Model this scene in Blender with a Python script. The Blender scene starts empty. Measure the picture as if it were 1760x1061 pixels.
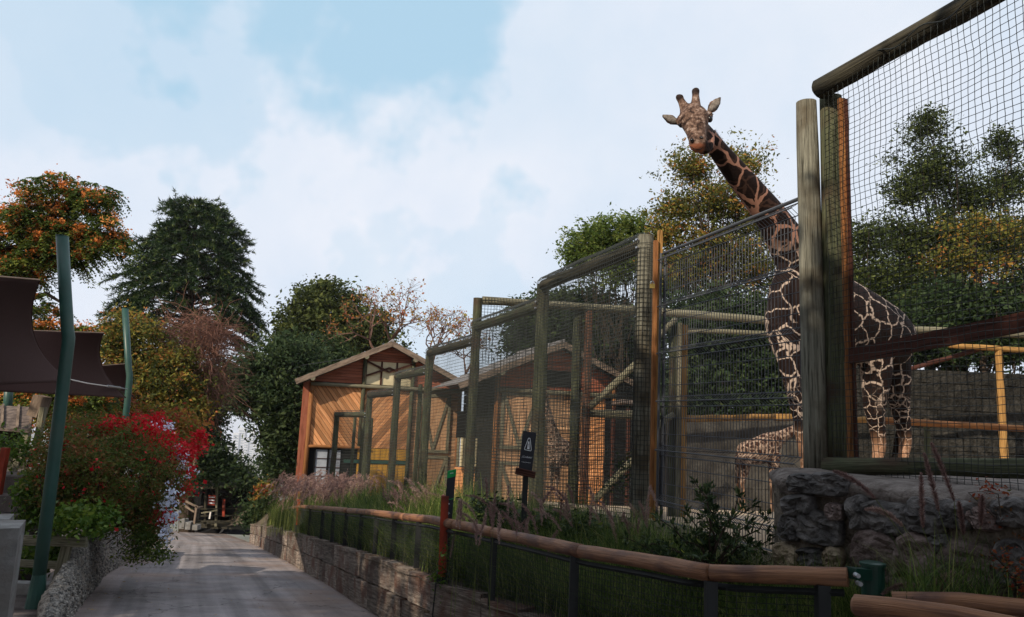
import bpy, math, random
import numpy as np
from math import radians, sin, cos, pi, sqrt, atan2, hypot, tan
from mathutils import Vector, Matrix, noise
SC = bpy.context.scene
COL = SC.collection
RND = random.Random(11)
# ------------------------------------------------------------------ camera
K = 1300.0                       # focal length in photo pixels (photo 1760 x 1061)
PITCH, ROLL = radians(8.5), radians(2.6)
CAM = Vector((0, 0, 1.4))
F = Vector((0, cos(PITCH), sin(PITCH)))
_U0 = Vector((0, -sin(PITCH), cos(PITCH))); _R0 = Vector((1, 0, 0))
RR = _R0 * cos(ROLL) + _U0 * sin(ROLL)
UU = _U0 * cos(ROLL) - _R0 * sin(ROLL)
cd = bpy.data.cameras.new('camera'); co_ = bpy.data.objects.new('camera', cd); COL.objects.link(co_)
m = Matrix((RR, UU, -F)).transposed().to_4x4(); m.translation = CAM
co_.matrix_world = m
cd.sensor_width = 36; cd.lens = 36 * K / 1760; cd.clip_start = 0.05; cd.clip_end = 6000
SC.camera = co_
# ------------------------------------------------------------------ sky, sun, exposure
SUN = Vector((-0.54, -0.64, 0.55)).normalized()
sl = bpy.data.lights.new('sun', 'SUN'); so = bpy.data.objects.new('sun', sl); COL.objects.link(so)
so.rotation_euler = SUN.to_track_quat('Z', 'Y').to_euler()
sl.energy = 5.0; sl.angle = radians(0.53); sl.color = (1.0, 0.86, 0.68)
SC.view_settings.view_transform = 'Standard'; SC.view_settings.look = 'None'
SC.view_settings.exposure = 0.0; SC.view_settings.gamma = 1.0
SC.view_settings.use_curve_mapping = False
W = bpy.data.worlds.new('World'); SC.world = W; W.use_nodes = True
def build_world():
    nt = W.node_tree; nt.nodes.clear(); N = nt.nodes.new; L = nt.links.new
    out = N('ShaderNodeOutputWorld'); bg = N('ShaderNodeBackground'); bg.inputs[1].default_value = 0.1
    L(bg.outputs[0], out.inputs[0])
    sky = N('ShaderNodeTexSky'); sky.sky_type = 'NISHITA'; sky.sun_disc = False
    sky.sun_elevation = math.asin(SUN.z); sky.sun_rotation = atan2(SUN.x, SUN.y) % (2 * pi)
    tc = N('ShaderNodeTexCoord')
    def dmask(px, py, deg0, deg1):
        d = (F * K + RR * (px - 880) - UU * (py - 530.5)).normalized()
        dp = N('ShaderNodeVectorMath'); dp.operation = 'DOT_PRODUCT'; dp.inputs[1].default_value = d
        L(wv.outputs[0], dp.inputs[0])
        mr = N('ShaderNodeMapRange'); mr.inputs[1].default_value = cos(radians(deg1)); mr.inputs[2].default_value = cos(radians(deg0))
        mr.interpolation_type = 'SMOOTHSTEP'
        L(dp.outputs['Value'], mr.inputs[0]); return mr.outputs[0]
    def noi(scale, det, rough=0.55, src=None):
        n = N('ShaderNodeTexNoise'); n.inputs['Scale'].default_value = scale; n.inputs['Detail'].default_value = det
        n.inputs['Roughness'].default_value = rough; L(src or tc.outputs['Generated'], n.inputs['Vector']); return n
    def math_(op, a, b, clamp=False):
        n = N('ShaderNodeMath'); n.operation = op; n.use_clamp = clamp
        for i, v in enumerate((a, b)):
            if isinstance(v, (int, float)): n.inputs[i].default_value = v
            else: L(v, n.inputs[i])
        return n.outputs[0]
    n0 = noi(3.0, 5)
    sub = N('ShaderNodeVectorMath'); sub.operation = 'SUBTRACT'; sub.inputs[1].default_value = (.5, .5, .5); L(n0.outputs['Color'], sub.inputs[0])
    sc_ = N('ShaderNodeVectorMath'); sc_.operation = 'SCALE'; sc_.inputs['Scale'].default_value = 0.26; L(sub.outputs[0], sc_.inputs[0])
    wv = N('ShaderNodeVectorMath'); wv.operation = 'ADD'; L(tc.outputs['Generated'], wv.inputs[0]); L(sc_.outputs[0], wv.inputs[1])
    a = dmask(720, 20, 0, 15); b = dmask(1010, 20, 0, 12); c = dmask(370, 170, 0, 10); d = dmask(700, 330, 0, 9); e = dmask(90, -160, 2, 16)
    blue = math_('MAXIMUM', math_('MAXIMUM', a, math_('MULTIPLY', b, .8)), math_('MULTIPLY', c, .5))
    blue = math_('MAXIMUM', blue, math_('MULTIPLY', d, .3)); blue = math_('MAXIMUM', blue, math_('MULTIPLY', e, .4))
    # the same broken cover goes on round the rest of the sky
    n1 = noi(1.7, 6); r1 = N('ShaderNodeMapRange'); r1.inputs[1].default_value = .5; r1.inputs[2].default_value = .72; r1.inputs[4].default_value = .55; L(n1.outputs['Fac'], r1.inputs[0])
    blue = math_('MAXIMUM', blue, math_('MULTIPLY', r1.outputs[0], .5))
    # pale blue of the hazy clear sky: nishita blended towards milky white
    mixb = N('ShaderNodeMix'); mixb.data_type = 'RGBA'; mixb.inputs[0].default_value = .85
    L(sky.outputs[0], mixb.inputs[6]); mixb.inputs[7].default_value = (5.1, 7.5, 9.3, 1)
    n2 = noi(4.0, 7); r2 = N('ShaderNodeMix'); r2.data_type = 'RGBA'
    cr = N('ShaderNodeMapRange'); cr.inputs[1].default_value = .35; cr.inputs[2].default_value = .68; L(n2.outputs['Fac'], cr.inputs[0])
    L(cr.outputs[0], r2.inputs[0]); r2.inputs[6].default_value = (7.2, 8.1, 9.4, 1); r2.inputs[7].default_value = (8.7, 9.0, 9.8, 1)
    fin = N('ShaderNodeMix'); fin.data_type = 'RGBA'
    L(blue, fin.inputs[0]); L(r2.outputs[2], fin.inputs[6]); L(mixb.outputs[2], fin.inputs[7])
    L(fin.outputs[2], bg.inputs[0])
build_world()
# ------------------------------------------------------------------ helpers
def P(x, y, D):
    "world point on the photo ray (x, y) at world depth Y = D"
    r = F * K + RR * (x - 880) - UU * (y - 530.5)
    return CAM + r * (D / r.y)
def Xat(x, D, z):
    "world X of photo column x at depth D and height z"
    zz = z - CAM.z
    return ((x - 880) * (D * F.y + zz * F.z) / K - D * RR.y - zz * RR.z) / RR.x
def lerp(a, b, t): return a + (b - a) * t
def interp(tab, v):
    if v <= tab[0][0]:
        (a, b), (c, d) = tab[0], tab[1]
    elif v >= tab[-1][0]:
        (a, b), (c, d) = tab[-2], tab[-1]
    else:
        for i in range(len(tab) - 1):
            if tab[i][0] <= v <= tab[i + 1][0]:
                (a, b), (c, d) = tab[i], tab[i + 1]; break
    return b + (d - b) * (v - a) / (c - a)
def clamp(v, a=0., b=1.): return max(a, min(b, v))
def sm(t): t = clamp(t); return t * t * (3 - 2 * t)
# terrain curves
WALL = [(-10, 10.0), (2.6, 3.0), (3.6, 2.55), (4.3, 2.15), (4.9, 1.58), (5.9, .6), (7.6, -.12), (9, -.8), (10.8, -1.5), (13, -2.35), (15.7, -3.38), (19, -4.7), (24, -6.7), (32, -9.95), (38, -12.6), (50, -18.2)]
FEN = [(6.2, 2.43), (9, 1.59), (12, .49), (15, -.69), (18, -1.9), (21, -3.07), (24, -4.34), (27, -6.0), (31, -8.0), (40, -12.0), (50, -17.0)]
LEFT = [(-10, .8), (6.5, -3.75), (8.9, -4.82), (15.2, -7.6), (33, -14.3), (45, -19.9), (50, -22)]
def wallx(y): return interp(WALL, y)
def fenx(y): return interp(FEN, max(y, 5.5)) if y > 5.5 else max(interp(FEN, 5.5), wallx(y) + .6)
def leftx(y): return interp(LEFT, y)
def pz(y): return -.127 * y if y < 46 else -.127 * 46 - .28 * (y - 46)
def encz(y):
    a = 1.75 - .127 * y
    return a if a < .1 else (.4 if a > .75 else .1 + .3 * sm((a - .1) / .65) )
def tw(y): return interp([(4, .58), (6, .62), (11, .8), (20, .85), (38, .8), (50, .3)], y)
def bedz(x, y):
    t = clamp((x - wallx(y)) / max(.3, fenx(y) - wallx(y)))
    return lerp(pz(y) + tw(y) - .06, encz(y), sm(t))
# objects
def thing(name, label, cat, loc=(0, 0, 0), group=None):
    o = bpy.data.objects.new(name, None); o.empty_display_size = .2; COL.objects.link(o)
    o.location = loc; o['label'] = label; o['category'] = cat
    if group: o['group'] = group
    return o
def wloc(o):
    v = Vector((0, 0, 0))
    while o: v = v + Vector(o.location); o = o.parent
    return v
def finish(name, me, mat, parent=None, label=None, cat=None, group=None, kind=None, smooth=False, origin=None):
    if mat:
        for mm in (mat if isinstance(mat, (list, tuple)) else [mat]): me.materials.append(mm)
    n = len(me.vertices); arr = np.empty(n * 3, np.float32); me.vertices.foreach_get('co', arr); arr = arr.reshape(-1, 3)
    if parent is not None: off = wloc(parent)
    elif kind == 'structure' or n == 0: off = Vector((0, 0, 0))
    else:
        mn, mx = arr.min(0), arr.max(0); off = Vector(((mn[0] + mx[0]) / 2, (mn[1] + mx[1]) / 2, mn[2])) if origin is None else Vector(origin)
    arr -= np.array(off, np.float32); me.vertices.foreach_set('co', arr.ravel())
    if smooth: me.polygons.foreach_set('use_smooth', [True] * len(me.polygons))
    me.update()
    o = bpy.data.objects.new(name, me); COL.objects.link(o)
    if parent is not None: o.parent = parent
    else: o.location = off
    if label: o['label'] = label
    if cat: o['category'] = cat
    if group: o['group'] = group
    if kind: o['kind'] = kind
    return o
class MB:
    def __init__(s): s.v = []; s.f = []; s.g = []
    def add(s, vs, fs, gs=None):
        b = len(s.v); s.v += [tuple(v) for v in vs]; s.f += [tuple(i + b for i in f) for f in fs]
        s.g += [tuple(q) for q in (gs if gs is not None else vs)]
    def box(s, c, h, M=None, jit=0, taper=None):
        c = Vector(c); M = M or Matrix.Identity(3); off = RND.random() * 50
        vs = []; gs = []; ax = max(range(3), key=lambda i: h[i])
        for sx in (-1, 1):
            for sy in (-1, 1):
                for sz in (-1, 1):
                    l = Vector((sx * h[0], sy * h[1], sz * h[2]))
                    if jit: l += Vector((RND.uniform(-jit, jit), RND.uniform(-jit, jit), RND.uniform(-jit, jit)))
                    vs.append(c + M @ l); q = [l[(ax + 1) % 3], l[(ax + 2) % 3], l[ax]]; gs.append((q[0] + off, q[1] + off, q[2] + off))
        s.add(vs, [(0, 1, 3, 2), (4, 6, 7, 5), (0, 4, 5, 1), (2, 3, 7, 6), (0, 2, 6, 4), (1, 5, 7, 3)], gs); return s
    def bar(s, a, b, w, t, up=(0, 0, 1), jit=0):
        "rectangular bar a->b; w across, t along up"
        a = Vector(a); b = Vector(b); d = (b - a); L = d.length; d.normalize(); u = Vector(up); x = d.cross(u)
        if x.length < 1e-4: x = d.cross(Vector((1, 0, 0)))
        x.normalize(); u = x.cross(d).normalized()
        M = Matrix((x, u, d)).transposed(); return s.box((a + b) / 2, (w / 2, t / 2, L / 2), M, jit)
    def tube(s, pts, rad, n=8, caps=True, wob=0, seed=0):
        pts = [Vector(p) for p in pts]; m_ = len(pts)
        if not isinstance(rad, (list, tuple)): rad = [rad] * m_
        vs = []; gs = []; fs = []; L = 0; off = RND.random() * 40
        ref = Vector((0, 0, 1)) if abs((pts[-1] - pts[0]).normalized().z) < .9 else Vector((1, 0, 0))
        for i, p in enumerate(pts):
            d = (pts[min(i + 1, m_ - 1)] - pts[max(i - 1, 0)]).normalized()
            x = d.cross(ref); x = x.normalized() if x.length > 1e-5 else Vector((1, 0, 0)); y = x.cross(d)
            if i: L += (p - pts[i - 1]).length
            for k in range(n):
                a = 2 * pi * k / n; r = rad[i]
                if wob: r *= 1 + wob * noise.noise(Vector((cos(a) * 1.5 + off, sin(a) * 1.5, L * 1.8)))
                vs.append(p + (x * cos(a) + y * sin(a)) * r); gs.append((cos(a) * .1 + off, sin(a) * .1, L + off))
        for i in range(m_ - 1):
            for k in range(n):
                a = i * n + k; b = i * n + (k + 1) % n; fs.append((a, b, b + n, a + n))
        if caps: fs.append(tuple(range(n))[::-1]); fs.append(tuple(range((m_ - 1) * n, m_ * n)))
        s.add(vs, fs, gs); return s
    def ell(s, c, r, M=None, nu=10, nv=6, jit=0, seed=0):
        c = Vector(c); M = M or Matrix.Identity(3); vs = []; fs = []
        for j in range(nv + 1):
            th = pi * j / nv
            for i in range(nu):
                ph = 2 * pi * i / nu; l = Vector((sin(th) * cos(ph), sin(th) * sin(ph), cos(th)))
                k = 1 + (jit * noise.noise(l * 1.7 + Vector((seed, seed * 1.3, 0))) if jit else 0)
                vs.append(c + M @ Vector((l.x * r[0], l.y * r[1], l.z * r[2])) * k)
        for j in range(nv):
            for i in range(nu):
                a = j * nu + i; b = j * nu + (i + 1) % nu; fs.append((a, a + nu, b + nu, b))
        s.add(vs, fs); return s
    def grid(s, fn, nu, nv):
        vs = [fn(i / nu, j / nv) for j in range(nv + 1) for i in range(nu + 1)]
        fs = [(j * (nu + 1) + i, j * (nu + 1) + i + 1, (j + 1) * (nu + 1) + i + 1, (j + 1) * (nu + 1) + i) for j in range(nv) for i in range(nu)]
        s.add(vs, fs); return s
    def build(s, name, mat, parent=None, **k):
        me = bpy.data.meshes.new(name); me.from_pydata(s.v, [], s.f)
        a = me.attributes.new('co', 'FLOAT_VECTOR', 'POINT'); a.data.foreach_set('vector', np.array(s.g, np.float32).ravel())
        return finish(name, me, mat, parent, **k)
def npmesh(name, verts, nper, mat, parent=None, tint=None, **k):
    "verts (M,3): M/nper polygons of nper corners each; tint one value per polygon"
    M_ = len(verts); nf = M_ // nper; me = bpy.data.meshes.new(name)
    me.vertices.add(M_); me.vertices.foreach_set('co', verts.astype(np.float32).ravel())
    me.loops.add(M_); me.loops.foreach_set('vertex_index', np.arange(M_, dtype=np.int32))
    me.polygons.add(nf); me.polygons.foreach_set('loop_start', np.arange(0, M_, nper, dtype=np.int32))
    me.polygons.foreach_set('loop_total', np.full(nf, nper, np.int32))
    me.update(calc_edges=True)
    if tint is not None:
        a = me.attributes.new('tint', 'FLOAT', 'POINT'); a.data.foreach_set('value', np.repeat(tint, nper).astype(np.float32))
    return finish(name, me, mat, parent, **k)
# ------------------------------------------------------------------ materials
def newmat(name):
    mt = bpy.data.materials.new(name); mt.use_nodes = True; nt = mt.node_tree; b = nt.nodes['Principled BSDF']; return mt, nt, b
def ramp(nt, fac, stops):
    r = nt.nodes.new('ShaderNodeValToRGB'); e = r.color_ramp.elements
    while len(e) < len(stops): e.new(.5)
    for q, (p, c) in zip(e, stops): q.position = p; q.color = (*c, 1)
    nt.links.new(fac, r.inputs[0]); return r.outputs[0]
def solid(name, c1, c2=None, scale=6, rough=.7, bump=.2, bscale=None, stretch=(1, 1, 1), src='co', metal=0, spec=.12, det=8, dirt=None, rnd=0, bdist=.02, c3=None):
    mt, nt, b = newmat(name); L = nt.links.new; N = nt.nodes.new
    c2 = c2 or tuple(v * .6 for v in c1)
    if src == 'co': a = N('ShaderNodeAttribute'); a.attribute_name = 'co'; v = a.outputs['Vector']
    else: a = N('ShaderNodeTexCoord'); v = a.outputs['Object']
    mp = N('ShaderNodeMapping'); mp.inputs['Scale'].default_value = stretch; L(v, mp.inputs[0])
    n = N('ShaderNodeTexNoise'); n.inputs['Scale'].default_value = scale; n.inputs['Detail'].default_value = det; n.inputs['Roughness'].default_value = .62; L(mp.outputs[0], n.inputs['Vector'])
    st = [(.32, c2), (.66, c1)] if c3 is None else [(.3, c2), (.5, c1), (.72, c3)]
    col = ramp(nt, n.outputs['Fac'], st)
    if dirt:
        n3 = N('ShaderNodeTexNoise'); n3.inputs['Scale'].default_value = dirt[1]; n3.inputs['Detail'].default_value = 5; L(v, n3.inputs['Vector'])
        mr = N('ShaderNodeMapRange'); mr.inputs[1].default_value = .48; mr.inputs[2].default_value = .66; L(n3.outputs['Fac'], mr.inputs[0])
        mx = N('ShaderNodeMix'); mx.data_type = 'RGBA'; L(mr.outputs[0], mx.inputs[0]); L(col, mx.inputs[6]); mx.inputs[7].default_value = (*dirt[0], 1); col = mx.outputs[2]
    if stretch == G:   # drying cracks along the grain
        mpc = N('ShaderNodeMapping'); mpc.inputs['Scale'].default_value = (14, 14, .55); L(v, mpc.inputs[0])
        vc = N('ShaderNodeTexNoise'); vc.inputs['Scale'].default_value = 6; vc.inputs['Detail'].default_value = 3; L(mpc.outputs[0], vc.inputs['Vector'])
        mc = N('ShaderNodeMapRange'); mc.inputs[1].default_value = .34; mc.inputs[2].default_value = .43; mc.inputs[3].default_value = .35; mc.inputs[4].default_value = 1; L(vc.outputs['Fac'], mc.inputs[0])
        hc = N('ShaderNodeHueSaturation'); L(mc.outputs[0], hc.inputs['Value']); L(col, hc.inputs['Color']); col = hc.outputs[0]
    if rnd:
        oi = N('ShaderNodeObjectInfo'); hs = N('ShaderNodeHueSaturation'); mr = N('ShaderNodeMapRange'); mr.inputs[3].default_value = 1 - rnd; mr.inputs[4].default_value = 1 + rnd
        L(oi.outputs['Random'], mr.inputs[0]); L(mr.outputs[0], hs.inputs['Value']); L(col, hs.inputs['Color']); col = hs.outputs[0]
    L(col, b.inputs['Base Color']); b.inputs['Roughness'].default_value = rough; b.inputs['Metallic'].default_value = metal; b.inputs['Specular IOR Level'].default_value = spec
    if bump:
        n2 = N('ShaderNodeTexNoise'); n2.inputs['Scale'].default_value = bscale or scale * 3; n2.inputs['Detail'].default_value = 8; L(mp.outputs[0], n2.inputs['Vector'])
        bp = N('ShaderNodeBump'); bp.inputs['Strength'].default_value = bump; bp.inputs['Distance'].default_value = bdist; L(n2.outputs['Fac'], bp.inputs['Height']); L(bp.outputs[0], b.inputs['Normal'])
    return mt
def leafmat(name, stops, trans=.3, rough=.6, spec=.12):
    mt, nt, b = newmat(name); L = nt.links.new; N = nt.nodes.new
    a = N('ShaderNodeAttribute'); a.attribute_name = 'tint'; col = ramp(nt, a.outputs['Fac'], stops)
    L(col, b.inputs['Base Color']); b.inputs['Roughness'].default_value = rough; b.inputs['Specular IOR Level'].default_value = spec
    if trans:
        t = N('ShaderNodeBsdfTranslucent'); L(col, t.inputs[0]); mx = N('ShaderNodeMixShader'); mx.inputs[0].default_value = trans
        L(b.outputs[0], mx.inputs[1]); L(t.outputs[0], mx.inputs[2]); L(mx.outputs[0], nt.nodes['Material Output'].inputs[0])
    return mt
G = (2.6, 2.6, .09)   # wood grain stretch
M_postgreen = solid('treated_post', (.085, .095, .055), (.028, .032, .02), 22, .85, .7, stretch=G, c3=(.15, .15, .095), dirt=((.07, .05, .035), 2.5))
M_postgrey = solid('weathered_post', (.2, .195, .155), (.085, .083, .065), 20, .85, .7, stretch=G, c3=(.29, .285, .23), dirt=((.1, .085, .06), 3))
M_postdark = solid('dark_log', (.05, .046, .034), (.016, .015, .012), 18, .85, .6, stretch=G, c3=(.085, .078, .052))
M_orangewood = solid('orange_timber', (.26, .11, .042), (.11, .042, .018), 18, .75, .4, stretch=G, c3=(.38, .19, .07))
M_yellowwood = solid('yellow_timber', (.34, .185, .06), (.17, .085, .028), 18, .7, .4, stretch=G, c3=(.46, .28, .1))
M_palewood = solid('pale_log', (.18, .168, .115), (.075, .07, .045), 20, .8, .5, stretch=G, c3=(.3, .275, .2))
M_redboard = solid('red_brown_board', (.085, .034, .024), (.04, .016, .012), 18, .75, .3, stretch=G)
M_plank = solid('varnished_plank', (.55, .255, .11), (.21, .085, .038), 14, .6, .5, stretch=(1, 1, .09), c3=(.58, .34, .18), rnd=.42)
M_plankred = solid('red_plank', (.36, .12, .07), (.17, .052, .03), 14, .65, .5, stretch=(1, 1, .09), c3=(.38, .165, .1), rnd=.3)
M_plankpale = solid('pale_plank', (.44, .26, .145), (.19, .095, .047), 14, .65, .5, stretch=(1, 1, .09), c3=(.52, .34, .2), rnd=.35)
M_yellowpaint = solid('yellow_board', (.52, .3, .05), (.36, .18, .03), 5, .6, .2, stretch=(1, 1, .2), rnd=.12)
M_sleeper = solid('railway_sleeper', (.17, .138, .115), (.05, .04, .034), 9, .85, .9, stretch=(3.5, 3.5, .28), c3=(.33, .28, .235), dirt=((.11, .06, .045), 2.2), rnd=.4, bdist=.03)
M_bamboo = solid('varnished_rail', (.23, .105, .05), (.085, .036, .019), 22, .5, .5, stretch=(1.5, 1.5, .1), c3=(.33, .17, .09), dirt=((.1, .045, .03), 4), spec=.35)
M_blackmetal = solid('black_metal', (.014, .017, .018), (.008, .009, .01), 10, .5, .05, spec=.4)
M_wire = solid('galvanised_dark_wire', (.016, .021, .02), (.009, .012, .011), 30, .6, 0, metal=.0, spec=.4)
M_gatewire = solid('grey_coated_wire', (.06, .066, .078), (.035, .038, .046), 30, .5, 0, metal=0, spec=.4)
M_redpole = solid('reddish_brown_post', (.16, .075, .048), (.06, .028, .02), 20, .85, .6, stretch=G, c3=(.25, .14, .09))
M_panelwall = solid('dark_cast_wall', (.05, .046, .04), (.022, .02, .018), 3, .9, .8, c3=(.085, .08, .07), src='obj', bscale=14, bdist=.03, rnd=.15)
M_greenmetal = solid('green_painted_steel', (.022, .075, .062), (.016, .055, .046), 5, .42, .04, spec=.4, dirt=((.035, .075, .06), 2))
M_greencap = solid('dark_green_paint', (.01, .05, .035), (.006, .03, .022), 8, .35, .05, spec=.5)
M_concrete = solid('cast_concrete', (.2, .2, .195), (.125, .125, .125), 9, .85, .4, c3=(.27, .265, .26), dirt=((.16, .15, .14), 3))
M_fabric = solid('maroon_shade_cloth', (.05, .026, .023), (.038, .019, .017), 40, .9, .1)
M_hem = solid('pale_hem', (.45, .33, .24), (.3, .2, .14), 20, .8, .1)
M_white = solid('white_rope', (.75, .72, .68), (.55, .52, .48), 20, .7, .1)
M_steel = solid('zinc_steel', (.5, .52, .55), (.35, .37, .4), 20, .3, .05, metal=.8)
M_brass = solid('brass', (.6, .42, .12), (.4, .26, .07), 20, .35, .05, metal=.7)
M_signblack = solid('sign_black', (.008, .01, .018), (.006, .008, .014), 6, .45, .02, spec=.4)
M_lettering = solid('sign_white', (.75, .77, .8), (.65, .67, .7), 6, .6, 0)
M_redpost = solid('red_oxide_paint', (.36, .055, .028), (.2, .035, .02), 12, .65, .3, stretch=(1, 1, .2), dirt=((.12, .03, .02), 3))
M_green = solid('bright_green_paint', (.02, .3, .08), (.015, .24, .06), 6, .5, .05)
M_roof = solid('roof_shingle', (.115, .092, .082), (.055, .043, .04), 8, .9, .5, rnd=.35, c3=(.24, .19, .16))
M_rooffelt = solid('grey_roof_sheet', (.26, .25, .25), (.15, .14, .14), 6, .8, .2, rnd=.15)
M_cream = solid('cream_panel', (.62, .55, .36), (.5, .43, .27), 4, .6, .05)
M_glass = solid('dull_window_glass', (.4, .44, .5), (.16, .18, .22), 1.5, .25, .02, spec=.6)
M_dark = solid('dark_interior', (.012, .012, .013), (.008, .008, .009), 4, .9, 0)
M_stoneD = solid('dark_basalt', (.07, .064, .062), (.02, .018, .018), 9, .75, 1.0, c3=(.19, .175, .165), rnd=.3, src='obj', bscale=14, bdist=.05, spec=.45)
M_stoneR = solid('reddish_stone', (.16, .12, .11), (.08, .058, .054), 7, .9, 1.0, c3=(.24, .19, .175), rnd=.25, src='obj', bscale=22, bdist=.04)
M_stoneT = solid('tan_stone', (.22, .175, .12), (.11, .085, .058), 7, .9, 1.0, c3=(.3, .25, .18), rnd=.2, src='obj', bscale=22, bdist=.04)
M_mortar = solid('rough_mortar', (.15, .125, .1), (.055, .045, .036), 7, .95, 1.0, c3=(.25, .215, .175), src='obj', bscale=26, bdist=.05)
M_cap = solid('cement_cap', (.19, .165, .15), (.085, .07, .062), 7, .9, 1.0, src='obj', bscale=24, c3=(.28, .25, .23), bdist=.04)
M_pebble = solid('pebble', (.2, .19, .175), (.05, .05, .052), 16, .75, .3, src='obj', c3=(.4, .37, .33), det=2)
M_rubble = solid('rubble_mortar', (.25, .22, .19), (.09, .08, .07), 14, .95, 1.0, src='obj', c3=(.4, .36, .31), bscale=24, bdist=.06)
M_bark = solid('bark', (.075, .055, .04), (.03, .022, .017), 9, .95, .8, stretch=(1, 1, .25))
M_barkpale = solid('grey_bark', (.27, .205, .155), (.1, .075, .06), 9, .95, .6, stretch=(1, 1, .25))
M_twig = solid('dry_vine_stem', (.22, .115, .085), (.13, .065, .048), 9, .9, .2)
M_barewood = solid('bare_branch', (.17, .1, .075), (.1, .058, .045), 9, .9, .2)
M_city = solid('haze_pale_facade', (.6, .62, .66), (.5, .52, .56), .05, .8, 0, src='obj')  # pale base colour carries part of the haze fade
M_citywin = solid('tower_glazing', (.25, .3, .36), (.2, .24, .3), .05, .3, 0, src='obj')
M_boardwall = solid('dark_wall_and_plank_shade', (.022, .021, .018), (.008, .0075, .007), 5, .9, 1.0, c3=(.045, .042, .037), src='obj', bscale=14, bdist=.06, rnd=.25)  # dark wall colour, also paints shade onto the stable side planks
def groundmat(name, a, b_, c, scale, scale2, bump, rough=.92, tracks=False):
    mt, nt, b = newmat(name); L = nt.links.new; N = nt.nodes.new; tc = N('ShaderNodeTexCoord'); v = tc.outputs['Object']
    n = N('ShaderNodeTexNoise'); n.inputs['Scale'].default_value = scale; n.inputs['Detail'].default_value = 9; n.inputs['Roughness'].default_value = .65; L(v, n.inputs['Vector'])
    col = ramp(nt, n.outputs['Fac'], [(.3, b_), (.5, a), (.72, c)])
    n2 = N('ShaderNodeTexNoise'); n2.inputs['Scale'].default_value = scale2; n2.inputs['Detail'].default_value = 6; n2.inputs['Roughness'].default_value = .8; L(v, n2.inputs['Vector'])
    mr = N('ShaderNodeMapRange'); mr.inputs[1].default_value = .3; mr.inputs[2].default_value = .7; mr.inputs[3].default_value = .72; mr.inputs[4].default_value = 1.25; L(n2.outputs['Fac'], mr.inputs[0])
    hs = N('ShaderNodeHueSaturation'); L(mr.outputs[0], hs.inputs['Value']); L(col, hs.inputs['Color']); cc = hs.outputs[0]
    if tracks:   # worn tyre bands running along the lane, from a lane coordinate stored on the mesh
        at = N('ShaderNodeAttribute'); at.attribute_name = 'co'; mp = N('ShaderNodeMapping'); mp.inputs['Scale'].default_value = (11, .06, 1); L(at.outputs['Vector'], mp.inputs[0])
        n3 = N('ShaderNodeTexNoise'); n3.inputs['Scale'].default_value = 1; n3.inputs['Detail'].default_value = 4; L(mp.outputs[0], n3.inputs['Vector'])
        m3 = N('ShaderNodeMapRange'); m3.inputs[1].default_value = .35; m3.inputs[2].default_value = .7; m3.inputs[3].default_value = .62; m3.inputs[4].default_value = 1.3; L(n3.outputs['Fac'], m3.inputs[0])
        h2 = N('ShaderNodeHueSaturation'); L(m3.outputs[0], h2.inputs['Value']); L(cc, h2.inputs['Color']); cc = h2.outputs[0]
        n4 = N('ShaderNodeTexNoise'); n4.inputs['Scale'].default_value = .5; n4.inputs['Detail'].default_value = 5; L(v, n4.inputs['Vector'])
        m4 = N('ShaderNodeMapRange'); m4.inputs[1].default_value = .5; m4.inputs[2].default_value = .68; L(n4.outputs['Fac'], m4.inputs[0])
        sepx = N('ShaderNodeSeparateXYZ'); L(at.outputs['Vector'], sepx.inputs[0])
        e1 = N('ShaderNodeMath'); e1.operation = 'SUBTRACT'; e1.inputs[1].default_value = .5; L(sepx.outputs[0], e1.inputs[0])
        e2 = N('ShaderNodeMath'); e2.operation = 'ABSOLUTE'; L(e1.outputs[0], e2.inputs[0])
        e3 = N('ShaderNodeMapRange'); e3.inputs[1].default_value = .36; e3.inputs[2].default_value = .5; e3.inputs[4].default_value = .8; L(e2.outputs[0], e3.inputs[0])
        ad = N('ShaderNodeMath'); ad.operation = 'MAXIMUM'; L(m4.outputs[0], ad.inputs[0]); L(e3.outputs[0], ad.inputs[1])
        mu = N('ShaderNodeMath'); mu.operation = 'MULTIPLY'; mu.inputs[1].default_value = .6; L(ad.outputs[0], mu.inputs[0])
        mx = N('ShaderNodeMix'); mx.data_type = 'RGBA'; L(mu.outputs[0], mx.inputs[0]); L(cc, mx.inputs[6]); mx.inputs[7].default_value = (.24, .165, .13, 1); cc = mx.outputs[2]
    if tracks:
        vd = N('ShaderNodeTexVoronoi'); vd.feature = 'DISTANCE_TO_EDGE'; vd.inputs['Scale'].default_value = .33
        nd = N('ShaderNodeTexNoise'); nd.inputs['Scale'].default_value = 2.2; nd.inputs['Detail'].default_value = 7; L(v, nd.inputs['Vector'])
        sd = N('ShaderNodeVectorMath'); sd.operation = 'SCALE'; sd.inputs['Scale'].default_value = .9; L(nd.outputs['Color'], sd.inputs[0]); av = N('ShaderNodeVectorMath'); L(v, av.inputs[0]); L(sd.outputs[0], av.inputs[1]); L(av.outputs[0], vd.inputs['Vector'])
        md = N('ShaderNodeMapRange'); md.inputs[1].default_value = .002; md.inputs[2].default_value = .007; md.inputs[3].default_value = .5; md.inputs[4].default_value = 1; L(vd.outputs['Distance'], md.inputs[0])
        hd = N('ShaderNodeHueSaturation'); L(md.outputs[0], hd.inputs['Value']); L(cc, hd.inputs['Color']); cc = hd.outputs[0]
        nb = N('ShaderNodeTexNoise'); nb.inputs['Scale'].default_value = .8; nb.inputs['Detail'].default_value = 6; nb.inputs['Roughness'].default_value = .7; L(v, nb.inputs['Vector'])
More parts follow.
